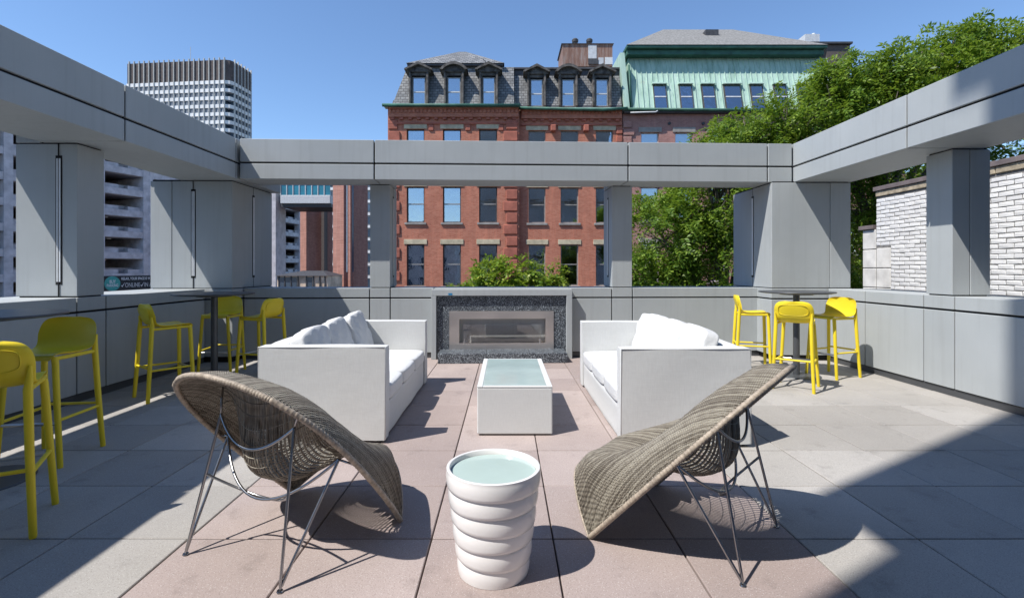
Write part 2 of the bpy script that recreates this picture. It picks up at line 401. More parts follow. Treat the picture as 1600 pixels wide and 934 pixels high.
def base_of(o):
    v = Vector((0, 0, 0))
    while o is not None: v += o.location; o = o.parent
    return v
def link(name, data, parent=None):
    o = bpy.data.objects.new(name, data); col.objects.link(o)
    if parent is not None: o.parent = parent
    return o
def tag(o, label=None, cat=None, group=None, kind=None):
    if label: o['label'] = label
    if cat: o['category'] = cat
    if group: o['group'] = group
    if kind: o['kind'] = kind
    return o
def thing(name, label, cat, loc=(0, 0, 0), rz=0, group=None):
    o = link(name, None); o.empty_display_size = 0.1; o.location = loc; o.rotation_euler = (0, 0, rz); return tag(o, label, cat, group)
def part(name, mb, mat, parent, smooth=False, kind=None, label=None):
    """mb is in the coordinates of the top-level thing before it was moved, or in world space for unrotated things"""
    off = base_of(parent) if parent is not None else None
    o = link(name, mb.mesh(name, mat, off, smooth), parent)
    if kind: o['kind'] = kind
    if label: o['label'] = label
    return o
def copy_tree(o, parent=None):
    c = o.copy(); col.objects.link(c); c.parent = parent
    for ch in o.children: copy_tree(ch, c)
    return c
def arc(p0, p1, sag, n=14):
    p0, p1, sag = Vector(p0), Vector(p1), Vector(sag)
    return [p0.lerp(p1, k / n) + sag * (4 * (k / n) * (1 - k / n)) for k in range(n + 1)]
def round_box(sx, sy, sz, k=8, n=14, puff=(0, 0, 0), fn=None):
    """superquadric cushion with half sizes sx, sy, sz"""
    bm = bmesh.new(); bmesh.ops.create_cube(bm, size=2)
    bmesh.ops.subdivide_edges(bm, edges=bm.edges[:], cuts=n, use_grid_fill=True)
    for v in bm.verts:
        x, y, z = [math.copysign(abs(c) ** 0.8, c) for c in v.co]
        d = (abs(x) ** k + abs(y) ** k + abs(z) ** k) ** (1 / k); x, y, z = x / d, y / d, z / d
        px = x * (1 + puff[0] * (1 - y * y) * (1 - z * z)); py = y * (1 + puff[1] * (1 - x * x) * (1 - z * z)); pz = z * (1 + puff[2] * (1 - x * x) * (1 - y * y))
        p = Vector((px * sx, py * sy, pz * sz))
        v.co = fn(p) if fn else p
    mb = MB(); bm.verts.ensure_lookup_table(); mb.v = [tuple(v.co) for v in bm.verts]; mb.f = [tuple(v.index for v in f.verts) for f in bm.faces]; bm.free(); return mb

# ================================================================== THE SETTING
g = MB(); g.quad((-1500, -1500, -9), (1500, -1500, -9), (1500, 2500, -9), (-1500, 2500, -9))
tag(part('ground', g, M['asphalt'], None), kind='structure')
g = MB(); g.box(-60, 40, 27, 31.6, -9.05, -8.86, 0.03)
tag(part('pavement', g, M['sidewalk'], None), kind='structure')

WL, WR = -4.33, 4.73                   # inner faces of the side parapets
YB, ROT = 7.62, math.atan2(0.3, 8.08)  # back parapet line and its small turn
Y_NEAR = -1.3
g = MB(); g.box(-5.25, 5.6, -1.34, 9.0, -9, -0.052)
floor = part('terrace_floor', g, M['joint'], None); tag(floor, kind='structure')
TS = 0.61; JX = -0.371; JY = 2.508
paver_cache = {}
for i in range(-7, 10):
    for j in range(-7, 10):
        x0, x1 = JX + i * TS, JX + (i + 1) * TS; y0, y1 = JY + j * TS, JY + (j + 1) * TS
        x0, x1 = max(x0, -4.42), min(x1, 4.83); y0, y1 = max(y0, -1.33), min(y1, 7.93)
        if x1 - x0 < 0.05 or y1 - y0 < 0.05: continue
        pink = -2 <= i <= 2
        key = (round(x1 - x0, 3), round(y1 - y0, 3), pink)
        if key not in paver_cache:
            w, d = (x1 - x0) / 2 - 0.004, (y1 - y0) / 2 - 0.004
            paver_cache[key] = MB().box(-w, w, -d, d, -0.05, 0.0, 0.0035).mesh('paver', M['paver_pink' if pink else 'paver_grey'])
        o = link('paver', paver_cache[key], floor)
        o.location = ((x0 + x1) / 2, (y0 + y1) / 2, rnd.uniform(-0.0012, 0.0012)); o.rotation_euler = (rnd.uniform(-.0012, .0012), rnd.uniform(-.0012, .0012), 0)

PT, PG = 1.06, 0.911                   # parapet top, groove height
def panel_run(parent, boxes, b=0.004):
    for bx in boxes: part('panel', MB().box(*bx, b), M['panel'], parent)

def side_parapet(name, label, xi, xo, joints):
    t = thing(name, label, 'wall', ((xi + xo) / 2, (joints[0] + joints[-1]) / 2, 0))
    s = 1 if xo > xi else -1
    part('core', MB().box(xi + s * 0.03, xo - s * 0.02, joints[0], joints[-1], -0.05, PT - 0.02), M['joint'], t)
    part('plinth', MB().box(xi + s * 0.018, xi + s * 0.06, joints[0], joints[-1], -0.05, 0.075), M['table_metal'], t)
    for a, b_ in zip(joints[:-1], joints[1:]):
        panel_run(t, [(xi, xi + s * 0.12, a + 0.008, b_ - 0.008, 0.085, PG - 0.011), (xi, xo, a + 0.008, b_ - 0.008, PG + 0.011, PT)])
    return t
side_parapet('parapet_wall', 'grey panelled terrace parapet under the parking garage view, mostly in shade', WL, -5.16, [-1.3, 2.1, 5.05, 5.42, 7.2])
side_parapet('parapet_wall', 'grey panelled terrace parapet in front of the white brick wall', WR, 5.45, [-1.3, 2.3, 5.27, 5.66, 6.58, 7.33])

# back parapet: local frame x along the wall, y into the depth
bp = thing('parapet_wall', 'grey panelled parapet behind the fireplace and both sofas', 'wall')
jb = [-3.92, -2.055, -1.745, -1.09, 0.985, 1.635, 1.955, 3.96]
part('core', MB().box(-3.92, 3.96, 0.03, 0.62, -0.05, PT - 0.02), M['joint'], bp)
part('plinth', MB().box(-3.92, 3.96, 0.018, 0.05, -0.05, 0.075), M['table_metal'], bp)
for a, b_ in zip(jb[:-1], jb[1:]):
    panel_run(bp, [(a + 0.008, b_ - 0.008, 0, 0.1, 0.085, PG - 0.011), (a + 0.008, b_ - 0.008, 0, 0.66, PG + 0.011, PT)])
bp.location = (0, YB, 0); bp.rotation_euler = (0, 0, ROT)

# pillars
def pillar(label, x0, x1, y0, y1, rot=False, strip=None, stub=None, joint=None):
    t = thing('pillar', label, 'pillar', ((x0 + x1) / 2, (y0 + y1) / 2, PT) if not rot else (0, 0, 0), group='grey pillars carrying the beams')
    zt = 2.618
    part('core', MB().box(x0 + .02, x1 - .02, y0 + .02, y1 - .02, PT, 2.64), M['joint'], t)
    if joint is None: pcs = [(x0, x1)]
    else: pcs = [(x0, joint - .004), (joint + .004, x1)]
    for a, b_ in pcs: panel_run(t, [(a, b_, y0, y1, PT + 0.014, zt)])
    if stub: panel_run(t, [(stub[0], stub[1], y0, y1, zt + 0.012, 2.862)])
    for st in (strip or []):
        ax, c, q, zz0, zz1 = st                     # axis of the face normal, position across, face coordinate, heights
        sg = 1 if q[1] > 0 else -1; q0 = q[0]
        def bx(wd, d0, d1, a, b2):
            if ax == 'y': return MB().box(c - wd, c + wd, q0 + d0 * sg, q0 + d1 * sg, a, b2, 0.002)
            return MB().box(q0 + d0 * sg, q0 + d1 * sg, c - wd, c + wd, a, b2, 0.002)
        ch = part('light_channel', bx(0.034, -0.01, 0.004, zz0 - 0.03, zz1 + 0.03), M['joint'], t)
        part('light_lens', bx(0.021, 0.003, 0.009, zz0, zz1), M['lens'], ch)
        part('seam', MB().box(*((c - .004, c + .004, q0 - .01, q0 + 0.0015 * sg) if ax == 'y' else (q0 - .01 * sg, q0 + 0.0015 * sg, c - .004, c + .004)), PT + .015, 2.617), M['joint'], t)
    if rot: t.location = (0, YB, 0); t.rotation_euler = (0, 0, ROT)
    return t
pillar('grey pillar with long light strip standing on the shaded garage side parapet', -4.97, -4.345, 5.07, 5.41, strip=[('y', -4.53, (5.07, -1), 1.22, 2.47)], stub=(-4.97, -4.72))
pillar('grey pillar standing before the white brick wall', 4.745, 5.15, 5.31, 5.64, joint=4.935)
pillar('narrow grey pillar between the brick stair tower and the red brick house', -2.05, -1.75, 0.012, 0.56, True, strip=[('x', 0.27, (-1.75, 1), 1.25, 2.45)], stub=(-2.05, -1.75))
pillar('narrow grey pillar between the red brick house and the tree', 1.64, 1.95, 0.012, 0.56, True, strip=[('x', 0.27, (1.64, -1), 1.25, 2.45)], stub=(1.64, 1.95))
def pier(label, x0, x1, y0, y1, joint, strips, inner):
    t = pillar(label, x0, x1, y0, y1, False, strips, None, joint); t.name = 'corner_pier'; t['category'] = 'pier'; t['group'] = 'corner piers'
    part('lower_core', MB().box(x0 + .03, x1 - .03, y0 + .03, y1 - .03, -0.05, PT - .01), M['joint'], t)
    panel_run(t, [(x0 - .012, x1 + .012, y0 - .012, y1, 0.085, PG - .011), (x0 - .012, x1 + .012, y0 - .012, y1, PG + .011, PT + .002)])
pier('broad grey corner pier with two light strips beside the parking garage', -5.13, -3.95, 7.22, 8.45, -4.82, [('y', -4.51, (7.22, -1), 1.25, 2.47), ('x', 7.83, (-3.95, 1), 1.25, 2.47)], 1)
pier('broad grey corner pier in the sun behind the bar table beside the tree', 3.92, 5.08, 7.36, 8.6, 4.78, [('x', 7.93, (3.92, -1), 1.25, 2.47)], -1)

# beams
BB, BG, BT = 2.632, 2.862, 3.2
def beam(label, segs, boxf, loc, rz=0):
    t = thing('perimeter_beam', label, 'beam', group='grey beams round the terrace')
    for k, (a, b_) in enumerate(segs):
        for kind, bx in boxf(a + .010, b_ - .010):
            part(kind, MB().box(*bx, 0.0 if kind == 'core' else 0.005), M['joint' if kind == 'core' else 'panel'], t)
    t.location = loc; t.rotation_euler = (0, 0, rz)
XLB, XRB = -3.82, 4.26
beam('long grey beam over the garage side parapet in front of the office tower', [(-1.3, 1.9), (1.9, 5.02), (5.02, 7.085), (7.085, 8.5)],
     lambda a, b_: [('core', (-5.22, XLB - .025, a, b_, BG - .004, BT - .03)), ('core', (-4.66, XLB - .025, a, b_, BB + .02, BG - .006)),
                    ('panel', (-4.70, XLB, a, b_, BB, BG - .013)), ('panel', (-5.32, XLB, a, b_, BG + .012, BT))], (0, 0, 0))
beam('long grey beam above the white brick wall and tree', [(-1.3, 2.2), (2.2, 5.31), (5.31, 7.42), (7.42, 8.6)],
     lambda a, b_: [('core', (XRB + .025, 5.05, a, b_, BB + .02, BT - .03)),
                    ('panel', (XRB, 5.1, a, b_, BB, BG - .013)), ('panel', (XRB, 5.1, a, b_, BG + .012, BT))], (0, 0, 0))
beam('grey beam crossing in front of the red brick house', [(-3.80, -1.90), (-1.90, 1.78), (1.78, 3.86), (3.86, 4.235)],
     lambda a, b_: [('core', (a, b_, -.355, .12, BB + .02, BG - .006)), ('core', (a, b_, -.355, .57, BG - .004, BT - .03)),
                    ('panel', (a, b_, -.38, .15, BB, BG - .013)), ('panel', (a, b_, -.38, .6, BG + .012, BT))], (0, YB, 0), ROT)

# the storeys of the house behind the viewer, which throw the big shadow on the right of the floor
t = thing('host_building', 'tall grey building rising behind the terrace', 'building', (4, -6, -9))
bx = -4.4
part('wall', MB().box(bx, 14, -14, -1.34, -9, 10.47), M['limestone'], t)
part('upper_wall', MB().box(bx, 14, -14, -0.76, 10.48, 22), M['limestone'], t)
part('string_course', MB().box(bx, 14, -1.0, -0.43, 17.45, 18.05), M['limestone'], t)

sb = thing('added_reflection_building', 'unseen pale building added behind the terrace for the brick house windows to reflect', 'building', (-26, -34, -9))  # unseen block added behind the viewer so the house windows reflect something pale
part('wall', MB().box(-48, -9, -40, -26, -9, 9), M['concrete'], sb)
for k in range(12):
    for z in (-6.5, -2.6, 1.3, 5.2): part('window', MB().box(-46.5 + k * 3.1, -45.1 + k * 3.1, -25.99, -25.9, z, z + 2.1), M['tower_glass'], sb)
part('cornice', MB().box(-48.3, -8.7, -40.3, -25.6, 9.002, 9.6), M['brownstone'], sb)

# ================================================================== FIREPLACE (in the frame of the back wall)
fp = thing('fireplace', 'outdoor gas fireplace with granite surround and steel frame in the parapet', 'fireplace')
FX0, FX1, FZ = -1.115, 1.0, 1.045
Yf = -0.13
fr = MB().box(FX0, FX1, Yf, -0.002, FZ - 0.095, FZ, .004); part('frame_top', fr, M['panel'], fp)
part('frame_side', MB().box(FX0, FX0 + .075, Yf, -0.002, 0.0, FZ - 0.097, .004), M['panel'], fp)
part('frame_side', MB().box(FX1 - .085, FX1, Yf, -0.002, 0.0, FZ - 0.097, .004), M['panel'], fp)
gx0, gx1, gy = FX0 + .077, FX1 - .087, Yf + 0.055
sx0, sx1, sz0, sz1 = -0.85, 0.725, 0.125, 0.715
gz = FZ - .099
for b in ((gx0, sx0 - .002, gy, gy + .06, 0, gz), (sx1 + .002, gx1, gy, gy + .06, 0, gz), (sx0, -.285, gy, gy + .06, sz1 + .002, gz), (-.282, .27, gy, gy + .06, sz1 + .002, gz), (.273, sx1, gy, gy + .06, sz1 + .002, gz)):
    part('granite_slab', MB().box(*b, .003), M['granite'], fp)
for a, b_ in ((-0.985, -0.29), (-0.286, 0.335), (0.339, 0.875)):
    part('hearth_stone', MB().box(a, b_, -0.46, gy - .002, 0.002, 0.145, .006), M['granite'], fp)
ox0, ox1, oz0, oz1 = -0.70, 0.60, 0.235, 0.60
for b in ((sx0, sx1, gy - .012, gy + .02, oz1, sz1), (sx0, sx1, gy - .012, gy + .02, sz0, oz0), (sx0, ox0, gy - .0118, gy + .02, oz0 + .001, oz1 - .001), (ox1, sx1, gy - .0118, gy + .02, oz0 + .001, oz1 - .001)):
    part('steel_surround', MB().box(*b, .0015), M['steel'], fp)
fb = MB()
for q in (((ox0, gy, oz0), (ox1, gy, oz0), (ox1, gy + .26, oz0), (ox0, gy + .26, oz0)), ((ox0, gy, oz1), (ox0, gy + .26, oz1), (ox1, gy + .26, oz1), (ox1, gy, oz1)),
          ((ox0, gy + .26, oz0), (ox1, gy + .26, oz0), (ox1, gy + .26, oz1), (ox0, gy + .26, oz1)), ((ox0, gy, oz0), (ox0, gy + .26, oz0), (ox0, gy + .26, oz1), (ox0, gy, oz1)), ((ox1, gy, oz0), (ox1, gy, oz1), (ox1, gy + .26, oz1), (ox1, gy + .26, oz0))): fb.quad(*q)
part('firebox', fb, M['steel_in'], fp)
part('burner', MB().box(-.45, .35, gy + .17, gy + .24, oz0 + .002, oz0 + .03, .004), M['joint'], fp)
part('glass_panel', MB().box(ox0 + .06, ox1 - .06, gy + .005, gy + .011, oz0 + .01, oz1 - .08), M['clear'], fp)
for xx in (ox0 + .075, ox1 - .085): part('glass_clip', MB().box(xx - .012, xx + .012, gy - .006, gy + .02, oz0, oz0 + .06, .003), M['bar_steel'], fp)
part('painter_tape', MB().box(-.86, -.80, Yf - .0025, Yf - .0005, FZ - .085, FZ - .055), M['tape'], fp)
fp.location = (0, YB, 0); fp.rotation_euler = (0, 0, ROT)

# ================================================================== SOFAS (front towards +x, long side along y)
def make_sofa(label, seed):
    rr = random.Random(seed)
    t = thing('sofa', label, 'sofa', group='white sofas facing each other')
    L, D, H, A = 1.03, 0.495, 0.75, 0.135
    def soft(x0, x1, y0, y1, z0, z1, k=22):
        c = ((x0 + x1) / 2, (y0 + y1) / 2, (z0 + z1) / 2); h = ((x1 - x0) / 2, (y1 - y0) / 2, (z1 - z0) / 2)
        r = 0.018
        def fn(p):
            q = [p[i] for i in range(3)]
            w = [0.0025 * math.sin(9 * q[1] + 5 * q[2] + seed) + 0.0015 * math.sin(23 * q[2] + 11 * q[0]), 0.0025 * math.sin(8 * q[0] + 6 * q[2] + seed), 0.002 * math.sin(10 * q[0] + 7 * q[1])]
            return Vector((c[0] + q[0] + w[0], c[1] + q[1] + w[1], c[2] + q[2] + w[2]))
        return round_box(*h, k=k, n=10, fn=fn)
    part('base', soft(-D + .14, D - .015, -L + A, L - A, 0.02, 0.285, 40), M['fabric'], t, 40)
    part('arm', soft(-D, D, -L, -L + A, 0.02, H, 70), M['fabric'], t, 40)
    part('arm', soft(-D, D, L - A, L, 0.02, H, 70), M['fabric'], t, 40)
    part('back', soft(-D + .001, -D + .155, -L + A - .005, L - A + .005, 0.021, H - .003, 30), M['fabric'], t, 40)
    for ye in (-L + .002, L - .002):
        loop = [(-D + .004, ye, .03), (-D + .004, ye, H - .004), (D - .004, ye, H - .004), (D - .004, ye, .03)]
        part('welt', MB().tube(loop, .0045, 6), M['fabric'], t, True)
    for (sx, sy) in ((1, 1), (1, -1), (-1, 1), (-1, -1)):
        part('foot', MB().box(sx * (D - .06) - .02, sx * (D - .06) + .02, sy * (L - .06) - .02, sy * (L - .06) + .02, 0.0, 0.03), M['rubber'], t)
    w = (2 * L - 2 * A) / 3
    for k in range(3):
        yc = -L + A + w * (k + .5)
        mb = round_box((2 * D - .175) / 2, w / 2 - .004, 0.07, k=9, n=14, puff=(0.012, 0.008, 0.10))
        o = part('seat_cushion', mb, M['cushion'], t, True); o.location = (0.082 + .004, yc, 0.353)
        dz, lean, tw = rr.uniform(-.012, .02), rr.uniform(-.06, .05), rr.uniform(-.07, .07)
        sd_ = rr.uniform(0, 6)
        def crumple(p, sd_=sd_):
            e = 0.010 * math.sin(13 * p.y + 7 * p.z + sd_) + 0.006 * math.sin(27 * p.y - 19 * p.z + sd_ * 2) + 0.005 * math.sin(41 * p.y + 33 * p.z + sd_ * 3)
            tz = p.z + (0.010 * math.sin(9 * p.y + sd_) - 0.016 * (abs(p.y) / .3) ** 3 * (1 if p.z > 0 else 0)) * (0.5 + p.z)
            return Vector((p.x + e * max(0, 1 - abs(p.x) * 3), p.y, tz))
        mb = round_box(0.068, w / 2 + .006, 0.225, k=8, n=22, puff=(0.30, 0.0, 0.0), fn=crumple)
        bc = part('back_cushion', mb, M['cushion'], t, True)
        bc.location = (-D + .285 + rr.uniform(-.01, .02), yc, 0.632 + dz); bc.rotation_euler = (tw * .6, -0.30 + lean, tw)
        pts = []
        for a in range(49):
            th = 2 * math.pi * a / 48; cy, cz = math.cos(th), math.sin(th)
            e = 0.30; yy = math.copysign(abs(cy) ** e, cy) * (w / 2 + .004); zz = math.copysign(abs(cz) ** e, cz) * 0.225
            p = crumple(Vector((0.03, yy * .985, zz * .985))); pts.append(p)
        pp = MB().tube(pts, 0.0055, 6, False); part('piping', pp, M['piping'], bc, True).location = (0, 0, 0)
    if seed == 5: part('label_tag', MB().box(-D - .006, -D - .001, L - .05, L - .02, 0.16, 0.21), M['banner_white'], t)
    return t
def fix_children_offsets(): pass
s1 = make_sofa('white upholstered sofa with grey shadowed back cushions, on the garage side of the coffee table', 1)
s1.location = (-1.425, 4.90, 0.0)
s2 = make_sofa('bright white upholstered sofa on the bar stool side facing the coffee table', 5)
s2.location = (1.365, 4.81, 0.0); s2.rotation_euler = (0, 0, math.pi)

# ================================================================== COFFEE TABLE
ct = thing('coffee_table', 'low white fabric covered coffee table with frosted glass top', 'table')
cw, cl, chh = 0.306, 0.63, 0.40
part('body', MB().box(-cw, cw, -cl, cl, 0.012, chh - .012, .008), M['fabric'], ct)
for b in ((-cw, -cw + .045, -cl, cl, chh - .011, chh), (cw - .045, cw, -cl, cl, chh - .011, chh), (-cw + .046, cw - .046, -cl, -cl + .045, chh - .011, chh - .001), (-cw + .046, cw - .046, cl - .045, cl, chh - .011, chh - .001)):
    part('top_rim', MB().box(*b, .003), M['fabric'], ct)
part('glass_top', MB().box(-cw + .048, cw - .048, -cl + .048, cl - .048, chh - .0115, chh + .004, .003), M['aqua_table'], ct)
for (sx, sy) in ((1, 1), (1, -1), (-1, 1), (-1, -1)):
    part('foot', MB().box(sx * (cw - .04) - .02, sx * (cw - .04) + .02, sy * (cl - .04) - .02, sy * (cl - .04) + .02, 0, .013), M['rubber'], ct)
ct.location = (0.075, 4.685, 0)

# ================================================================== CERAMIC SIDE TABLE
st = thing('side_table', 'white ceramic drum side table of tilted rings with pale aqua top', 'table')
NR = 6; z0 = 0.0; hh = 0.0775
for k in range(NR):
    fr_ = k / (NR - 1); r = 0.164 + (0.214 - 0.164) * fr_
    zc = z0 + hh * (k + .5)
    tilt = 0.0 if k in (0, NR - 1) else (R(3.0) if k % 2 else R(-2.2))
    if k == 0: tilt = 0
    if k == NR - 1: tilt = R(0.0)
    mat = Matrix.Translation((0, 0, zc)) @ Matrix.Rotation(tilt, 4, Vector((0.35, 0.94, 0)))
    a = hh * .62; prof = []
    if k == 0: prof = [(0.05, -hh * .5), (r - .02, -hh * .5), (r - .008, -hh * .44)]
    elif k == NR - 1: prof = [(0.05, -a), (r - .03, -a), (r - .010, -a * .90)]
    else: prof = [(0.05, -a), (r - .03, -a), (r - .010, -a * .90)]
    for q in range(7):
        u = q / 6; prof.append((r - .005 + .005 * math.sin(u * math.pi * .9) , -a * .80 + u * a * 1.5))
    if k == NR - 1: prof += [(r - .003, hh * .47), (r - .008, hh * .5), (r - .015, hh * .5), (r - .018, hh * .46), (r - .019, hh * .08), (0.05, hh * .08)]
    else: prof += [(r - .006, a * .84), (r - .02, a), (0.05, a)]
    part('ring', MB().lathe(prof, 64, mat), M['ceramic'], st, 50)
tz = hh * NR
part('glass_top', MB().lathe([(0.01, tz - .034), (0.191, tz - .034), (0.1915, tz - .025), (0.190, tz - .023), (0.01, tz - .023)], 64), M['aqua'], st, 40)
part('base_ring', MB().lathe([(0.05, 0.0005), (0.158, 0.0005), (0.158, .006), (0.05, .006)], 48), M['rubber'], st, 40)
st.location = (-0.055, 2.265, 0)

# ================================================================== BAR TABLES
def make_table():
    t = thing('bar_table', 'x', 'table', group='tall charcoal bar tables')
    part('table_top', MB().lathe([(0.02, 1.043), (.39, 1.043), (.432, 1.052), (.435, 1.058), (.432, 1.066), (.02, 1.067)], 64), M['table_metal'], t, 40)
    part('mounting_plate', MB().lathe([(0.02, 1.024), (.19, 1.024), (.2, 1.042), (.02, 1.042)], 32), M['table_metal'], t, 40)
    part('post', MB().tube([(0, 0, 0.012), (0, 0, 1.03)], 0.038, 24), M['table_metal'], t, 40)
    part('base_plate', MB().lathe([(0.02, 0.0), (.272, 0.0), (.275, .004), (.27, .010), (.06, .014), (.02, .014)], 64), M['table_metal'], t, 40)
    return t
tb = make_table(); tb['label'] = 'charcoal bar table standing in the sun before the corner pier'; tb.location = (3.70, 6.36, 0)
t2 = copy_tree(tb); t2['label'] = 'charcoal bar table in the shade before the pier with light strips'; t2.location = (-3.45, 5.92, 0)
t3 = copy_tree(tb); t3['label'] = 'charcoal bar table by the shaded parapet near the garage side pillar'; t3.location = (-3.33, 3.16, 0)

# ================================================================== STOOLS (facing +y)
def make_stool():
    t = thing('bar_stool', 'x', 'stool', group='yellow plastic bar stools')
    # centre line of the seat shell: (y, z), half width
    prof = [(0.205, 0.728, .150), (0.200, 0.752, .172), (0.17, 0.765, .186), (0.10, 0.763, .195), (0.02, 0.757, .200), (-0.06, 0.757, .206), (-0.115, 0.770, .212),
            (-0.150, 0.797, .217), (-0.172, 0.835, .219), (-0.186, 0.875, .217), (-0.196, 0.91, .208), (-0.202, 0.94, .188), (-0.205, 0.96, .150), (-0.206, 0.97, .088)]
    # resample smoothly
    pts = []
    for k in range(len(prof) - 1):
        for s_ in range(3):
            u = s_ / 3; p0 = prof[max(k - 1, 0)]; p1 = prof[k]; p2 = prof[k + 1]; p3 = prof[min(k + 2, len(prof) - 1)]
            pts.append(tuple(.5 * ((2 * b) + (c - a) * u + (2 * a - 5 * b + 4 * c - d) * u * u + (3 * b - a - 3 * c + d) * u ** 3) for a, b, c, d in zip(p0, p1, p2, p3)))
    pts.append(prof[-1]); pts = [(y, z + max(0, z - .80) * .12, w * .90) for y, z, w in pts]
    n = len(pts); nv = 17; mb = MB(); top = []; bot = []
    for k, (y, z, w) in enumerate(pts):
        a = pts[max(k - 1, 0)]; b = pts[min(k + 1, n - 1)]; ty, tz_ = b[0] - a[0], b[1] - a[1]; l = math.hypot(ty, tz_); ny, nz = tz_ / l, -ty / l   # normal towards sitter
        backness = min(1, max(0, (z - .775) / .08))
        r1 = []; r2 = []
        for j in range(nv):
            v = -1 + 2 * j / (nv - 1); dish = (0.010 * (1 - backness) + 0.034 * backness) * abs(v) ** 2.4
            edge = 1 - abs(v) ** 6; th = 0.006 + .010 * edge
            cyy = y + ny * dish; czz = z + nz * dish
            r1.append(len(mb.v)); mb.v.append((v * w, cyy, czz))
            r2.append(len(mb.v)); mb.v.append((v * w * .985, cyy - ny * th, czz - nz * th))
        top.append(r1); bot.append(r2)
    for k in range(n - 1):
        for j in range(nv - 1):
            mb.f.append((top[k][j], top[k][j + 1], top[k + 1][j + 1], top[k + 1][j])); mb.f.append((bot[k][j], bot[k + 1][j], bot[k + 1][j + 1], bot[k][j + 1]))
        mb.f.append((top[k][0], top[k + 1][0], bot[k + 1][0], bot[k][0])); mb.f.append((top[k][-1], bot[k][-1], bot[k + 1][-1], top[k + 1][-1]))
    for k in (0, n - 1):
        for j in range(nv - 1): mb.f.append((top[k][j], bot[k][j], bot[k][j + 1], top[k][j + 1]) if k == 0 else (top[k][j], top[k][j + 1], bot[k][j + 1], bot[k][j]))
    sh = part('seat_shell', mb, M['yellow'], t, 55)
    # raised outline on the outside of the back
    ol = []
    for a in range(41):
        th = 2 * math.pi * a / 40; cx_, cz_ = math.cos(th), math.sin(th); e = .55
        xx = math.copysign(abs(cx_) ** e, cx_) * .148; zz = .892 + math.copysign(abs(cz_) ** e, cz_) * .06
        yy = np.interp(zz, [p[1] for p in pts[18:]], [p[0] for p in pts[18:]]) - .0155 + .034 * abs(xx / .215) ** 2.4
        ol.append((xx, yy, zz))
    part('back_bead', MB().tube(ol, .0035, 6, False), M['yellow'], sh, True)
    for sx in (1, -1):
        part('leg', MB().tube([(sx * .146, .182, .752), (sx * .154, .186, .70), (sx * .172, .196, .4), (sx * .197, .206, .012), (sx * .197, .206, 0.0)], [.022, .0215, .0205, .0185, .0165], 14, squash=.92), M['yellow'], t, 50)
        part('leg', MB().tube([(sx * .182, -.176, .86), (sx * .178, -.168, .80), (sx * .173, -.172, .74), (sx * .184, -.190, .4), (sx * .202, -.214, .012), (sx * .202, -.214, 0.0)], [.008, .0165, .0220, .0210, .0185, .0165], 14, squash=.92), M['yellow'], t, 50)
        part('side_rail', MB().tube([(sx * .177, .198, .318), (sx * .188, -.194, .318)], .0125, 10, squash=.85), M['yellow'], t, 50)
        part('seat_rail', MB().tube([(sx * .155, .182, .738), (sx * .170, -.165, .735)], .014, 10), M['yellow'], t, 50)
    part('back_rail', MB().tube([(-.187, -.196, .338), (.187, -.196, .338)], .0125, 10, squash=.85), M['yellow'], t, 50)
    part('foot_bar', MB().tube([(-.178, .200, .298), (.178, .200, .298)], .011, 12), M['bar_steel'], t, 50)
    return t
stools = [
    ((-2.66, 2.60), (-0.50, 0.87), 'yellow bar stool turned away at the bar table by the shaded parapet'),
    ((-3.25, 3.58), (0.12, -0.99), 'yellow bar stool facing out on the far side of the shaded parapet table'),
    ((-3.62, 5.31), (0.61, 0.79), 'yellow bar stool between the two shaded bar tables, beside the parapet'),
    ((-3.69, 6.50), (0.10, -1.0), 'yellow bar stool tucked behind the post of the shaded bar table'),
    ((-3.03, 6.22), (-0.97, 0.25), 'yellow bar stool at the shaded bar table right behind the sofa'),
    ((3.37, 6.86), (0.95, -0.3), 'yellow bar stool at the sunny bar table closest to the back parapet'),
    ((3.31, 5.70), (0.62, 0.78), 'yellow bar stool at the sunny bar table with its back turned'),
    ((4.14, 6.33), (-0.93, -0.37), 'yellow bar stool at the sunny bar table closest to the white brick wall'),
]
proto = make_stool()
for k, ((x, y), (fx, fy), lab) in enumerate(stools):
    o = proto if k == 0 else copy_tree(proto)
    o['label'] = lab; o.location = (x, y, 0.0); o.rotation_euler = (0, 0, math.atan2(-fx, fy))

# ================================================================== WICKER CHAIRS (facing +y, front tips on the floor at y = 0)
TILT = R(47.5); CT, ST = math.cos(TILT), math.sin(TILT)
S_END = 1.22
RIM_S = np.array([0, .15, .3, .45, .6, .75, .88, .98, 1.06, 1.12, 1.165, 1.195, 1.212, 1.22])
RIM_W = np.array([.402, .436, .460, .476, .485, .478, .452, .412, .360, .297, .222, .150, .080, 0.0])
_ss = np.concatenate([np.linspace(0, 1.1, 90), 1.1 + .12 * np.sin(np.linspace(0, np.pi / 2, 40))[1:]])
_ww = np.interp(_ss, RIM_S, RIM_W)
for _ in range(6):
    _w2 = _ww.copy(); _w2[1:-1] = (_ww[:-2] + 2 * _ww[1:-1] + _ww[2:]) / 4; _ww = _w2
RIM = np.concatenate([np.stack([_ww, _ss], 1), np.stack([-_ww[:-1][::-1], _ss[:-1][::-1]], 1)])
def shell_h(w, s_):
    w = np.asarray(w, float); s_ = np.asarray(s_, float)
    d = np.sqrt(((w[..., None] - RIM[:, 0]) ** 2 + (s_[..., None] - RIM[:, 1]) ** 2).min(-1))
    H = np.interp(s_, [0, .15, .4, .6, .77, 1.0, 1.22], [.33, .335, .275, .205, .16, .125, .08])
    Rr = np.interp(s_, [0, .3, .6, .9, 1.22], [.31, .25, .19, .16, .13])
    f = np.sin(np.pi / 2 * np.minimum(d / Rr, 1)) ** .85
    g_ = np.exp(-((w * w / .27 ** 2 + (s_ - .585) ** 2 / .295 ** 2) ** 1.35))
    return H * f - .345 * g_, g_
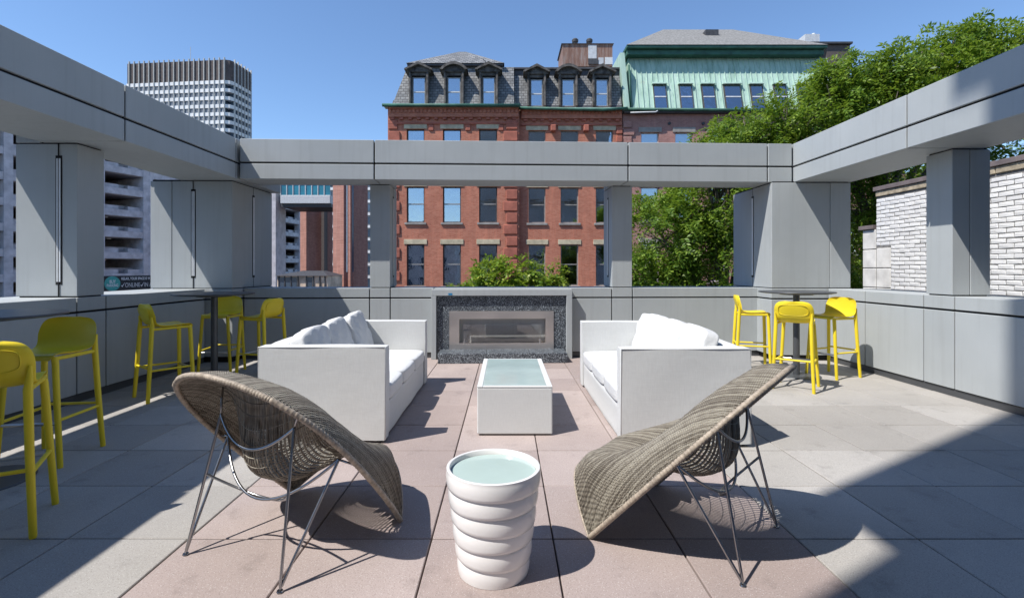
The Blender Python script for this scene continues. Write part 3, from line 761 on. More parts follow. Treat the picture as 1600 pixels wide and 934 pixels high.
def shell_p(w, s_, h): return np.stack([w, -(s_ * CT) + h * ST, s_ * ST + h * CT], -1)
def make_chair():
    t = thing('lounge_chair', 'x', 'chair', group='wicker shell lounge chairs')
    # woven skin with an open centre where only the strands cross
    nu, nw = 70, 64
    sv = np.concatenate([np.linspace(0, 1.05, nu - 16), 1.05 + (S_END - .004 - 1.05) * np.sin(np.linspace(0, np.pi / 2, 17))[1:]])
    q = np.sin(np.linspace(-np.pi / 2, np.pi / 2, nw))
    W_ = np.interp(sv, _ss, _ww); w = q[None, :] * W_[:, None]; s_ = np.repeat(sv[:, None], nw, 1)
    h, gg = shell_h(w, s_); p = shell_p(w, s_, h - .003)
    mb = MB(); mb.v = [tuple(x) for x in p.reshape(-1, 3)]
    for i in range(len(sv) - 1):
        for j in range(nw - 1):
            if gg[i:i + 2, j:j + 2].mean() > .40: continue
            a = i * nw + j; mb.f.append((a, a + 1, a + nw + 1, a + nw))
    part('woven_border', mb, M['wicker'], t, True)
    mb = MB(); ns = 188
    for k in range(ns):
        th = -1.46 + 2.92 * k / (ns - 1); wk = .486 * math.sin(th)
        ok = np.where(_ww > abs(wk))[0]
        if len(ok) < 3: continue
        a, b = _ss[ok[0]], _ss[ok[-1]]
        ss = a + (b - a) * (0.5 - 0.5 * np.cos(np.linspace(0, np.pi, 44))); ws = np.full(44, wk)
        hh_, gk = shell_h(ws, ss)
        ph = (k % 2) * math.pi
        hh_ = hh_ + .0010 * np.sin(ss / .016 * math.pi / 2 + ph)
        pp = shell_p(ws, ss, hh_)
        rad = np.where(gk > .40, .0057, .0042)
        runs = [np.arange(44)]
        if k % 2 and (gk > .45).any():
            hit = np.where(gk > .45)[0]; runs = [np.arange(0, hit[0] + 1), np.arange(hit[-1], 44)]
        for ix in runs:
            if len(ix) > 2: mb.tube([tuple(x) for x in pp[ix]], [float(x) for x in rad[ix]], 4, False)
    part('strands', mb, M['wicker'], t, True, kind='stuff')
    mb = MB()
    for s0 in np.arange(.03, 1.2, .045):
        wm = float(np.interp(s0, _ss, _ww)) * .97
        ws = wm * np.sin(np.linspace(-np.pi / 2, np.pi / 2, 46)); ss = np.full(46, s0); hh_, gk = shell_h(ws, ss)
        mb.tube([tuple(x) for x in shell_p(ws, ss, hh_ - .004)], .0024, 4, False)
    part('cross_stakes', mb, M['wicker'], t, True, kind='stuff')
    # wrapped rim, front edge
    rp = shell_p(RIM[:, 0], RIM[:, 1], np.zeros(len(RIM)))
    dense = []
    for a, b in zip(rp[:-1], rp[1:]):
        for u in (0, .5): dense.append(tuple(a + (b - a) * u))
    dense.append(tuple(rp[-1]))
    part('rim', MB().tube(dense, [.0125 + (.0016 if i % 3 else -.001) for i in range(len(dense))], 8), M['rim'], t, 60)
    ws = .402 * np.sin(np.linspace(-np.pi / 2, np.pi / 2, 50)); hh_, gk = shell_h(ws, np.zeros(50))
    part('front_edge', MB().tube([tuple(x) for x in shell_p(ws, np.zeros(50), hh_)], .0065, 8), M['rim'], t, True)
    # wire base
    def L_(w_, s0, h0): return tuple(float(c) for c in shell_p(np.array(w_), np.array(s0), np.array(h0)))
    r = .0068; HU = .012; HF = .0
    for sx in (-1, 1):
        foot = Vector((sx * .316, -.70, .012)); up = Vector(L_(sx * .25, .855, HU)); fr_ = Vector(L_(sx * .385, .645, HF))
        d1 = (up - foot).normalized(); d2 = (fr_ - foot).normalized()
        pts = [up, foot + d1 * .04, foot + d1 * .015 , foot + (d1 + d2) * .001, foot + d2 * .015, foot + d2 * .04, fr_]
        lg = part('leg', MB().tube(pts, r, 10), M['rod'], t, 50)
        hs = float(shell_h(np.array(.27), np.array(.93))[0]) - .006
        part('hanger', MB().tube([up, Vector(L_(sx * .262, .89, hs * .5)), Vector(L_(sx * .27, .93, hs))], r * .8, 8), M['rod'], lg, True)
        part('hanger', MB().tube([fr_, Vector(L_(sx * .478, .62, .0))], r * .8, 8), M['rod'], lg, True)
        part('foot_pad', MB().lathe([(.004, 0), (.013, 0), (.0145, .004), (.012, .009), (.004, .009)], 16, Matrix.Translation((foot.x, foot.y, 0))), M['rod'], lg, 40)
    a, b = Vector(L_(-.25, .855, HU)), Vector(L_(.25, .855, HU))
    part('upper_bow', MB().tube(arc(a, b, Vector(L_(0, .80, -.10)) - Vector(L_(0, .855, HU)), 20), r, 10), M['rod'], t, 50)
    a, b = Vector(L_(-.385, .645, HF)), Vector(L_(.385, .645, HF))
    part('lower_bow', MB().tube(arc(a, b, Vector(L_(0, .60, -.175)) - Vector(L_(0, .645, HF)) + Vector((0, -.03, -.05)), 20), r, 10), M['rod'], t, 50)
    f1, f2 = Vector((-.316, -.70, .012)), Vector((.316, -.70, .012)); a = f1.lerp(Vector(L_(-.25, .855, HU)), .56); b = f2.lerp(Vector(L_(.25, .855, HU)), .56)
    part('brace_bow', MB().tube(arc(a, b, Vector((0, .10, -.10)), 20), r * .9, 10), M['rod'], t, 50)
    return t
ch = make_chair(); ch['label'] = 'wicker shell lounge chair beside the shaded bar stools, close to the garage side sofa'
ch.location = (-.926, 2.86, .0); ch.rotation_euler = (0, 0, math.atan2(-.433, .90))
c2 = copy_tree(ch); c2['label'] = 'wicker shell lounge chair close to the sofa on the sunny bar table side'
c2.location = (.68, 2.825, 0); c2.rotation_euler = (0, 0, math.atan2(.766, .643))

# ================================================================== WHITE BRICK WALL beyond the right parapet
XW = 6.5
ww = thing('neighbour_wall', 'white painted brick wall with dark joints and stepped coping beyond the parapet', 'wall', (XW + .15, 7.0, -9))
Y0, Y1, Yblk = 5.65, 9.07, 8.74
part('mortar_core', MB().box(XW - .013, XW + .3, Y0 - 3, Yblk, -9, 2.60), M['mortar'], ww)
part('mortar_core', MB().box(XW - .012, XW + .3, Yblk, Y1 - .01, -9, 2.05), M['mortar'], ww)
# brick variants
bricks = []
for k in range(5):
    bm = bmesh.new(); bmesh.ops.create_cube(bm, size=1); bmesh.ops.scale(bm, vec=(.04, .200, .0605), verts=bm.verts)
    bmesh.ops.bevel(bm, geom=[e for e in bm.edges], offset=.007, segments=1, affect='EDGES')
    for v in bm.verts: v.co += Vector((rnd.uniform(-.003, .003), rnd.uniform(-.004, .004), rnd.uniform(-.003, .003)))
    me = bpy.data.meshes.new('brick'); bm.to_mesh(me); bm.free(); me.materials.append(M['whitebrick']); bricks.append(me)
zc = .90; row = 0; nb = 0
while zc < 2.585:
    y = Y0 + (row % 2) * .104
    ylim = Yblk if zc > 1.72 else Yblk - .33
    while y < ylim - .02:
        ln = min(.205, ylim - y)
        if ln > .06:
            o = link('brick', rnd.choice(bricks), ww); nb += 1
            o.location = (Vector((XW + rnd.uniform(-.003, .004), y + ln / 2, zc + rnd.uniform(-.002, .002))) - base_of(ww)); o.scale = (1, ln / .207 , 1)
            o.rotation_euler = (rnd.uniform(-.012, .012), 0, rnd.uniform(-.012, .012))
        y += .2065
    zc += .0678; row += 1
zz = .72
for (a, b_, z0_, z1_) in ((8.41, 8.735, .70, 1.02), (8.41, 8.735, 1.03, 1.36), (8.41, 8.735, 1.37, 1.71), (8.745, Y1, .70, 1.02), (8.745, Y1, 1.03, 1.36), (8.745, Y1, 1.37, 1.69), (8.745, Y1, 1.70, 2.04)):
    part('block', MB().box(XW - .022, XW + .28, a + .004, b_ - .004, z0_ + .003, z1_ - .003, .006), M['block'], ww)
for a, b_ in ((Y0 - 2, 6.6), (6.61, 7.6), (7.61, Yblk)): part('coping_stone', MB().box(XW - .035, XW + .3, a, b_, 2.605, 2.70, .008), M['coping_stone'], ww)
for a, b_ in ((Y0 - 2, 6.3), (6.302, 7.5), (7.502, Yblk + .03)): part('coping_cap', MB().box(XW - .06, XW + .34, a, b_, 2.703, 2.775, .006), M['coping_metal'], ww)
part('coping_cap', MB().box(XW - .06, XW + .34, Yblk + .035, Y1 + .06, 2.05, 2.12, .006), M['coping_metal'], ww)

# ================================================================== BUILDING HELPERS
def wall_grid(mb, x0, x1, z0, z1, y0, y1, holes):
    xs = sorted({x0, x1, *[h[0] for h in holes], *[h[1] for h in holes]}); zs = sorted({z0, z1, *[h[2] for h in holes], *[h[3] for h in holes]})
    for a, b in zip(xs[:-1], xs[1:]):
        run = None
        for c, d in zip(zs[:-1], zs[1:]):
            xm, zm = (a + b) / 2, (c + d) / 2
            hole = any(h[0] < xm < h[1] and h[2] < zm < h[3] for h in holes)
            if not hole: mb.box(a, b, y0, y1, c, d)
    return mb
def sash_window(parent, x0, x1, z0, z1, yf, frame, lintel=None, sill=None, blind=0.0, split=.5, glass='glass', fw=.07, sash=None):
    """window in an opening whose wall face is at yf (camera side)"""
    y = yf + .16; f = MB()
    f.box(x0, x0 + fw, y, y + .1, z0, z1); f.box(x1 - fw, x1, y, y + .1, z0, z1); f.box(x0 + fw, x1 - fw, y, y + .1, z1 - fw, z1); f.box(x0 + fw, x1 - fw, y, y + .1, z0, z0 + fw)
    w = part('window', f, M[frame], parent); zm = z0 + (z1 - z0) * split
    part('meeting_rail', MB().box(x0 + fw, x1 - fw, y + .02, y + .08, zm - .035, zm + .035), M[sash or frame], w)
    part('pane', MB().box(x0 + fw, x1 - fw, y + .04, y + .05, zm + .035, z1 - fw), M[glass], w)
    part('pane', MB().box(x0 + fw, x1 - fw, y + .06, y + .07, z0 + fw, zm - .035), M[glass], w)
    if blind > 0: part('blind', MB().box(x0 + fw + .02, x1 - fw - .02, y + .14, y + .16, z1 - fw - (z1 - z0) * blind, z1 - fw), M['blind'], w)
    if lintel: part('lintel', MB().box(x0 - .17, x1 + .17, yf - .05, yf + .12, z1 + .003, z1 + .32, .01), M[lintel], w)
    if sill: part('sill', MB().box(x0 - .12, x1 + .12, yf - .1, yf + .15, z0 - .14, z0 - .003, .01), M[sill], w)
    return w

# ================================================================== RED BRICK HOUSE
YH = 33.0; sc = YH / F_PX
bh = thing('brick_house', 'red brick house with slate mansard, six weathered dormers and green eaves gutter', 'building', (0, YH + 4, -9))
def hx(x): return PX(x, YH)
def hz(y): return PZ(y, YH)
cols_l = [(637, 664.5), (693, 721), (749, 777)]; cols_r = [(825.7, 852.5), (876, 904), (931, 958)]
rows = [(204, 252), (293, 348.5), (382, 446.5), (471, 535)]
Xl, Xm, Xr = hx(608), hx(811), hx(972)
yl, yr = YH - .35, YH
eave = hz(172)
for (xa, xb, cols, yf, nm) in ((Xl, Xm, cols_l, yl, 'wall'), (Xm, Xr, cols_r, yr, 'wall')):
    holes = [(hx(a), hx(b), hz(d), hz(c)) for a, b in cols for c, d in rows]
    part(nm, wall_grid(MB(), xa, xb, -9, eave, yf, yf + .4, holes), M['brick_red'], bh)
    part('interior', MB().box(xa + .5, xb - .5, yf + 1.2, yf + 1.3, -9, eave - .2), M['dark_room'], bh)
    for ci, (a, b) in enumerate(cols):
        for ri, (c, d) in enumerate(rows):
            bl = rnd.choice([.0, .35, .5, .75, .9]) if xa == Xl else rnd.choice([0, 0, .3, .5])
            sash_window(bh, hx(a), hx(b), hz(d), hz(c), yf, 'frame_dark' if xa == Xl else 'frame_grey', 'sandstone', 'greystone', bl, .52, 'glass', .075, 'frame_grey')
part('side_wall', MB().box(Xl, Xl + .4, yl + .401, yl + 9, -9, eave), M['brick_red'], bh)
part('side_wall', MB().box(Xr - .4, Xr, yr + .401, yr + 9, -9, eave), M['brick_red'], bh)
part('side_wall', MB().box(Xm - .02, Xm - .4, yl + .401, yl + 1.2, -9, eave - .3), M['brick_red'], bh)
# quoins and pilaster blocks
for k in range(14):
    zt = hz(190) - k * .76
    for (xa, xb, yf) in ((hx(609), hx(627) if k % 2 else hx(623), yl), (hx(787) if k % 2 else hx(791), hx(808.5), yl)):
        part('quoin', MB().box(xa, xb, yf - .09, yf + .06, zt - .62, zt, .03), M['brownstone'], bh)
for k in range(3):
    zt = hz(200 + k * 13)
    part('quoin', MB().box(hx(963), hx(972.5), yr - .09, yr + .05, zt - .4, zt, .03), M['brownstone'], bh)
# cornice: corbel blocks, brick bands, gutter
for (xa, xb, yf, n) in ((Xl + .05, Xm - .05, yl, 15), (Xm + .15, Xr - .05, yr, 12)):
    part('brick_band', MB().box(xa, xb, yf - .10, yf + .05, hz(197), hz(194), .01), M['brownstone'], bh)
    part('frieze', MB().box(xa, xb, yf - .17, yf + .05, hz(186.5), hz(175), .01), M['brick_red'], bh)
    part('frieze', MB().box(xa, xb, yf - .30, yf + .05, hz(174.9), hz(171.5), .01), M['brick_red'], bh)
    for k in range(n):
        xx = xa + (k + .5) * (xb - xa) / n
        part('corbel', MB().box(xx - .12, xx + .12, yf - .13, yf + .02, hz(190), hz(187), .01), M['brownstone'], bh)
    for k in range(int(n * 2.2)):
        xx = xa + (k + .5) * (xb - xa) / int(n * 2.2)
        part('dentil', MB().box(xx - .07, xx + .07, yf - .24, yf - .171, hz(180), hz(175.3)), M['brick_red'], bh)
    # bosses between the top lintels
for x in (675, 732, 783, 838 + 26, 915):
    part('boss', MB().box(hx(x) - .17, hx(x) + .17, yl - .08, yl + .45, hz(207), hz(197.5), .04), M['brownstone'], bh)
gp = [(hx(602), yl - .42), (hx(812), yl - .42)]
part('gutter', MB().tube([(gp[0][0], gp[0][1], hz(170.4)), (gp[1][0], gp[1][1], hz(171))], .13, 10, squash=.8), M['copper_dark'], bh, True)
part('gutter', MB().tube([(hx(811), yr - .42, hz(172)), (hx(940), yr - .42, hz(175)), (hx(978), yr - .42, hz(172.5))], .12, 10, squash=.8), M['copper_dark'], bh, True)
part('gutter_flashing', MB().box(hx(603), hx(812), yl - .5, yl + .3, hz(171.3), hz(170.2)), M['copper'], bh)
part('gutter_flashing', MB().box(hx(812.5), hx(972), yr - .5, yr + .3, hz(173), hz(171.9)), M['copper'], bh)
# mansard slopes
zb_, zt_ = hz(168), hz(101)
def mans(mb, x0, x1, y0, dx0, dx1, dy, za, zb2, depth=8):
    mb.hexa([(x0, y0, za), (x1, y0, za), (x1, y0 + depth, za), (x0, y0 + depth, za)], [(x0 + dx0, y0 + dy, zb2), (x1 - dx1, y0 + dy, zb2), (x1 - dx1, y0 + depth - dy, zb2), (x0 + dx0, y0 + depth - dy, zb2)])
mb = MB(); mans(mb, hx(614), hx(803), yl + .05, .85, -.0, .75, zb_, zt_); rf = part('roof', mb, M['slate'], bh)
mb = MB(); mans(mb, hx(803.3), Xr, yr + .05, 0, 0, .75, zb_ - .05, zt_ - .1); part('roof', mb, M['slate'], bh)
for (a, b, yy) in ((hx(613), hx(801), yl + .02), (hx(806), Xr, yr + .02)):
    part('roof_skirt', MB().hexa([(a, yy, zb_ - .1), (b, yy, zb_ - .1), (b, yy + .3, zb_ - .1), (a, yy + .3, zb_ - .1)], [(a + .1, yy + .17, zb_ + .42), (b, yy + .17, zb_ + .42), (b, yy + .47, zb_ + .42), (a + .1, yy + .47, zb_ + .42)]), M['flashing'], rf)
part('roof_edge', MB().box(hx(786), Xr + .1, yr + .55, yr + 7, zt_ - .1, zt_ + .05, .03), M['flashing'], rf)
part('roof_edge', MB().box(hx(787), Xr + .1, yr + .68, yr + 7, zt_ - .45, zt_ - .11), M['flashing'], rf)
# low hipped cap over the left half
part('roof_edge', MB().box(hx(635), hx(786), yl + .55, yl + 8, zt_, zt_ + .16, .03), M['flashing'], rf)
mb = MB(); mb.hexa([(hx(634), yl + .5, zt_ + .165), (hx(788), yl + .5, zt_ + .165), (hx(788), yl + 8, zt_ + .165), (hx(634), yl + 8, zt_ + .165)], [(hx(709), yl + 4, PZ(84, yl + 4.3)), (hx(721), yl + 4, PZ(84, yl + 4.3)), (hx(721), yl + 5, PZ(84, yl + 4.3)), (hx(709), yl + 5, PZ(84, yl + 4.3))])
part('hipped_roof', mb, M['slate'], bh)
part('aerial', MB().tube([(hx(754), yl + .6, hz(90)), (hx(772), yl + .6, hz(108))], .025, 6), M['flashing'], rf)
# dormers
for k, (a, b, yf, arch) in enumerate(((646, 666, yl, 0), (700, 720.5, yl, 1), (754.5, 773.5, yl, 0), (829, 848, yr, 0), (878, 897.5, yr, 1), (931, 950, yr, 0))):
    xa, xb = hx(a), hx(b); za, zb3 = hz(166.5), hz(124); yd = yf - .02; w = .2
    d = MB()
    d.box(xa - w, xa - .02, yd, yd + 1.0, za - .1, zb3 + .1); d.box(xb + .02, xb + w, yd, yd + 1.0, za - .1, zb3 + .1); d.box(xa - w, xb + w, yd + .01, yd + 1.0, zb3 + .101, zb3 + .3)
    dm = part('dormer', d, M['peeling'], bh)
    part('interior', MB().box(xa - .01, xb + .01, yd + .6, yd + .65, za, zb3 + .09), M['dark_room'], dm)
    zp = zb3 + .3; x0, x1 = xa - .48, xb + .48; xm = (x0 + x1) / 2
    part('entablature', MB().box(x0 + .12, x1 - .12, yd - .1, yd + 1.1, zp + .001, zp + .12, .02), M['peeling'], dm)
    n = 12
    if arch: outer = [(x0 + (x1 - x0) * i / n, zp + .10 + .52 * math.sin(math.pi * i / n) ** .75) for i in range(n + 1)]
    else: outer = [(x0, zp + .08), (x0, zp + .16), (xm, zp + .62), (x1, zp + .16), (x1, zp + .08)]
    # raking cornice as a thick band, with a recessed field
    cen = [(p[0] * .8 + xm * .2, zp + .10 + max(0, p[1] - zp - .10) * .66) for p in outer]
    band = MB()
    for i in range(len(outer) - 1):
        A, B, C_, D_ = outer[i], outer[i + 1], cen[i + 1], cen[i]
        band.hexa([(A[0], yd - .3, A[1]), (B[0], yd - .3, B[1]), (C_[0], yd - .3, C_[1]), (D_[0], yd - .3, D_[1])], [(A[0], yd + 1.3, A[1]), (B[0], yd + 1.3, B[1]), (C_[0], yd + 1.3, C_[1]), (D_[0], yd + 1.3, D_[1])])
    part('pediment', band, M['peeling'], dm)
    fld = MB(); fld.hexa([(p[0], yd - .08, p[1]) for p in cen], [(p[0], yd + 1.2, p[1]) for p in cen]); part('pediment_field', fld, M['peeling'], dm)
    for xx in (xa - w + .05, xb + w - .05): part('console', MB().box(xx - .07, xx + .07, yd - .12, yd + .05, za, zp, .03), M['peeling'], dm)
    f = MB(); y = yd + .06; fw = .06
    f.box(xa, xa + fw, y, y + .08, za, zb3); f.box(xb - fw, xb, y, y + .08, za, zb3); f.box(xa + fw, xb - fw, y, y + .08, zb3 - fw, zb3); f.box(xa + fw, xb - fw, y, y + .08, za, za + fw)
    part('window_frame', f, M['frame_grey'], dm); zm = (za + zb3) / 2 - .05
    part('meeting_rail', MB().box(xa + fw, xb - fw, y + .01, y + .07, zm - .04, zm + .04), M['white_metal'], dm)
    part('pane', MB().box(xa + fw, xb - fw, y + .03, y + .04, zm + .04, zb3 - fw), M['glass'], dm); part('pane', MB().box(xa + fw, xb - fw, y + .045, y + .055, za + fw, zm - .04), M['glass'], dm)
# rusty roof house with two vents
ra, rb = hx(879) * 1.15, hx(957) * 1.15; Yr = YH * 1.15
def rz_(y): return PZ(y, Yr)
rh = part('roof_house', MB().box(ra, rb, Yr, Yr + 3, rz_(104), rz_(68)), M['rust'], bh)
part('roof_house_cap', MB().hexa([(ra - .1, Yr - .1, rz_(69)), (rb + .1, Yr - .1, rz_(69)), (rb + .1, Yr + 3.1, rz_(69)), (ra - .1, Yr + 3.1, rz_(69))], [(ra + .6, Yr + .9, rz_(61)), (rb - .7, Yr + .9, rz_(61)), (rb - .7, Yr + 2, rz_(61)), (ra + .6, Yr + 2, rz_(61))]), M['shingle'], rh)
part('louvre', MB().box(PX(919, Yr), PX(932, Yr), Yr - .04, Yr - .002, rz_(92), rz_(71)), M['white_metal'], rh)
part('hatch', MB().box(PX(919, Yr), PX(934, Yr), Yr - .08, Yr - .003, rz_(101), rz_(92.3)), M['flashing'], rh)
part('patch', MB().box(PX(945, Yr), PX(957, Yr), Yr - .03, Yr - .002, rz_(101), rz_(90)), M['blind'], rh)
part('patch', MB().box(PX(935, Yr), PX(943, Yr), Yr - .03, Yr - .002, rz_(101), rz_(90.5)), M['white_metal'], rh)
for x in (902, 925):
    cx_ = PX(x, Yr)
    part('vent', MB().lathe([(.02, rz_(66)), (.17, rz_(66)), (.17, rz_(56)), (.24, rz_(55.5)), (.26, rz_(52)), (.18, rz_(50)), (.02, rz_(49.5))], 16, Matrix.Translation((cx_, Yr + 1.2, 0))), M['flashing'], rh, 40)

# ================================================================== COPPER ROOFED HOUSE
cg = thing('copper_roofed_house', 'mauve brick house with green patina copper mansard and grey hipped roof', 'building', (14, YH + 5, -9))
Xa, Xb = hx(973) + .01, hx(1330); yc = YH + .05
cols = [(1002, 1030), (1055.5, 1083), (1108, 1135), (1160, 1187), (1212, 1239), (1265, 1292)]
rws = [(206.5, 250), (292, 345), (380, 440)]
holes = [(hx(a), hx(b), hz(d), hz(c)) for a, b in cols for c, d in rws]
eav = hz(178)
part('wall', wall_grid(MB(), Xa, Xb, -9, eav, yc, yc + .4, holes), M['brick_mauve'], cg)
part('side_wall', MB().box(Xb - .4, Xb, yc + .401, yc + 12, -9, eav), M['brick_mauve'], cg)
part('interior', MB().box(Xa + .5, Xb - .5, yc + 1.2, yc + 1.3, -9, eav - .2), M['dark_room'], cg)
for i, (a, b) in enumerate(cols):
    for c, d in rws: sash_window(cg, hx(a), hx(b), hz(d), hz(c), yc, 'white_metal', 'greystone', 'greystone', .8 if c < 210 else 0, .5)
for k in range(5):
    zt = hz(190) - k * .5
    part('quoin', MB().box(hx(974), hx(991 if k % 2 else 987), yc - .09, yc + .05, zt - .4, zt, .02), M['brick_mauve'], cg)
for x in (1046, 1099): part('anchor_plate', MB().lathe([(.02, -.05), (.1, -.05), (.1, .05), (.02, .05)], 14, Matrix.Translation((hx(x), yc - .03, hz(193))) @ Matrix.Rotation(R(90), 4, 'X')), M['flashing'], cg)
part('gutter', MB().tube([(hx(974), yc - .35, hz(173)), (hx(1330), yc - .35, hz(176))], .12, 10, squash=.8), M['copper_dark'], cg, True)
part('soffit', MB().box(hx(974), Xb, yc - .3, yc + .39, eav + .002, eav + .12), M['flashing'], cg)
part('pipe', MB().tube([(hx(983), yc - .42, hz(179)), (hx(1022), yc - .42, hz(178)), (hx(1025), yc - .42, hz(176))], .05, 8), M['white_metal'], cg, True)
# copper slope: leaning back, standing seams one by one
z0c, z1c = hz(171), hz(80); lean = 1.0
def cslope(z): return yc + .1 + lean * (z - z0c) / (z1c - z0c)
x0c, x1c = hx(988), hx(1310)
slope = part('copper_slope', MB().hexa([(x0c, yc + .1, z0c), (x1c, yc + .1, z0c), (x1c, yc + 9, z0c), (x0c, yc + 9, z0c)], [(x0c, yc + .1 + lean, z1c), (x1c, yc + .1 + lean, z1c), (x1c, yc + 9, z1c), (x0c, yc + 9, z1c)]), M['copper'], cg)
nse = 38
for k in range(nse + 1):
    xx = x0c + .1 + (x1c - x0c - .2) * k / nse; tl_ = .22 * (k / nse)
    part('seam', MB().hexa([(xx - .02, cslope(z0c) - .06, z0c + .05), (xx + .02, cslope(z0c) - .06, z0c + .05), (xx + .02, cslope(z0c) + .02, z0c + .05), (xx - .02, cslope(z0c) + .02, z0c + .05)],
                           [(xx - .02, cslope(z1c) - .06, z1c), (xx + .02, cslope(z1c) - .06, z1c), (xx + .02, cslope(z1c) + .02, z1c), (xx - .02, cslope(z1c) + .02, z1c)]), M['copper'], slope)
part('end_rib', MB().hexa([(hx(975.5), yc - .1, z0c), (hx(984), yc - .1, z0c), (hx(984), yc + .6, z0c), (hx(975.5), yc + .6, z0c)], [(hx(970), yc + .2, z1c), (hx(977), yc + .2, z1c), (hx(977), yc + 3, z1c), (hx(970), yc + 3, z1c)]), M['copper'], slope)
part('downpipe', MB().tube([(hx(986), yc + .0, z0c), (hx(985), yc + .35, hz(98))], .07, 8), M['copper_dark'], slope, True)
for (a, b) in ((1021.5, 1041), (1063, 1082), (1098.5, 1117.5), (1133.5, 1159), (1175.5, 1194), (1213, 1231), (1250, 1268)):
    # windows lying in the slope
    za, zb4 = hz(169), hz(129); dx = 0
    fr4 = lambda x, z, o: (x + dx * (z - za) / (zb4 - za), cslope(z) - o, z)
    def slab(xA, xB, zA, zB, o0, o1): return MB().hexa([fr4(xA, zA, o0), fr4(xB, zA, o0), fr4(xB, zB, o0), fr4(xA, zB, o0)], [fr4(xA, zA, o1), fr4(xB, zA, o1), fr4(xB, zB, o1), fr4(xA, zB, o1)])
    xa, xb = hx(a) + .15, hx(b) + .08
    wd = part('window', slab(xa - .07, xb + .07, za - .05, zb4 + .05, -.1, .09), M['frame_dark'], cg)
    zm = (za + zb4) / 2
    part('pane', slab(xa, xb, zm + .04, zb4, .092, .10), M['glass'], wd); part('pane', slab(xa, xb, za, zm - .04, .092, .10), M['glass'], wd)
    part('meeting_rail', slab(xa, xb, zm - .038, zm + .038, .091, .13), M['white_metal'], wd)
    part('hood', slab(xa - .12, xb + .12, zb4 + .06, zb4 + .16, -.1, .28), M['copper'], wd)
part('eaves_board', MB().box(hx(983), hx(1296), yc + lean - .5, yc + 9, z1c + .001, hz(72), .02), M['copper_dark'], cg)
part('eaves_board', MB().box(hx(981), hx(1298), yc + lean - .75, yc + 9.2, hz(71.8), hz(67.5), .03), M['copper_dark'], cg)
yq = yc + lean - .8
part('hipped_roof', MB().hexa([(hx(981), yq, hz(67.3)), (hx(1298), yq, hz(67.3)), (hx(1298), yq + 10, hz(67.3)), (hx(981), yq + 10, hz(67.3))], [(hx(1045) * 1.09, yq + 4, PZ(47, YH * 1.13)), (hx(1155) * 1.1, yq + 4, PZ(47, YH * 1.13)), (hx(1155) * 1.1, yq + 6, PZ(47, YH * 1.13)), (hx(1045) * 1.09, yq + 6, PZ(47, YH * 1.13))]), M['shingle'], cg)
part('skylight', MB().box(hx(1102) * 1.08, hx(1122) * 1.08, yq + 2.3, yq + 3.0, PZ(57, YH * 1.1) - .3, PZ(54, YH * 1.1)), M['flashing'], cg)

# rear building at the right with roof plant
YQ = 40.0
rbld = thing('roof_extension', 'brown roof storey with metal edge and white rooftop plant behind the copper roof', 'building', (PX(1310, YQ), YQ + 3, -9))
part('wall', MB().box(PX(1292, YQ), PX(1328, YQ), YQ, YQ + 6, -9, PZ(70, YQ)), M['brown'], rbld)
part('roof_edge', MB().box(PX(1264, YQ), PX(1330, YQ), YQ - .2, YQ + 6.2, PZ(70, YQ) + .001, PZ(67, YQ)), M['flashing'], rbld)
part('plant_screen', MB().box(PX(1264, YQ), PX(1287, YQ), YQ + .5, YQ + 2, PZ(67, YQ) + .002, PZ(49, YQ)), M['white_metal'], rbld)
part('flue', MB().lathe([(.02, PZ(49, YQ)), (.12, PZ(49, YQ)), (.14, PZ(44, YQ)), (.02, PZ(43, YQ))], 12, Matrix.Translation((PX(1283, YQ), YQ + 1, 0))), M['banner_white'], rbld, 40)

# ================================================================== OFFICE TOWER
tw = thing('office_tower', 'white gridded office tower with dark louvred crown against the blue sky', 'building')
TW, TD, TH = 56.0, 17.0, 107.0          # local: front face along -x from the corner at the origin, depth +y
part('core', MB().box(-TW + .3, -3.2, .5, TD - .3, -9, TH - 12), M['tower_glass'], tw)
part('core', MB().box(-4.0, -.5, 3.0, TD - .3, -9, TH - 12), M['tower_glass'], tw)
crown = part('crown', MB().hexa([(-TW, 0, TH - 11.3), (-3, 0, TH - 11.3), (-.9, .9, TH - 11.3), (0, 3, TH - 11.3), (0, TD, TH - 11.3), (-TW, TD, TH - 11.3)], [(-TW, 0, TH - 1), (-3, 0, TH - 1), (-.9, .9, TH - 1), (0, 3, TH - 1), (0, TD, TH - 1), (-TW, TD, TH - 1)]), M['tower_louvre'], tw)
pit = 2.72; rowh = 4.0; nrow = 27
def band(z0, z1, o): return MB().hexa([(-TW - o, -o, z0), (-3, -o, z0), (-.9 + o * .7, .9 - o * .7, z0), (o, 3, z0), (o, TD + o, z0), (-TW - o, TD + o, z0)], [(-TW - o, -o, z1), (-3, -o, z1), (-.9 + o * .7, .9 - o * .7, z1), (o, 3, z1), (o, TD + o, z1), (-TW - o, TD + o, z1)])
for r_ in range(nrow):
    zt = TH - 11.3 - r_ * rowh
    part('spandrel', band(zt - 1.75, zt, .25), M['tower_white'], tw)
nfr = int((TW - 3) / pit)
for k in range(nfr + 1):
    x = -3 - k * pit
    part('fin', MB().box(x - .16, x + .16, -.62, .2, -9, TH), M['tower_fin'], tw)
for k in range(6):
    y = 3 + k * pit
    part('fin', MB().box(-.2, .62, y - .16, y + .16, -9, TH), M['tower_fin'], tw)
wf = MB().box(-pit / 2 + .25, pit / 2 - .25, -.06, .06, -1.1, 1.1).mesh('window', M['tower_glass'])
fm = MB(); fm.box(-pit / 2 + .17, -pit / 2 + .38, -.15, .1, -1.12, 1.12); fm.box(.0, .16, -.12, .1, -1.1, 1.1)
wf2 = fm.mesh('mullion', M['tower_white'])
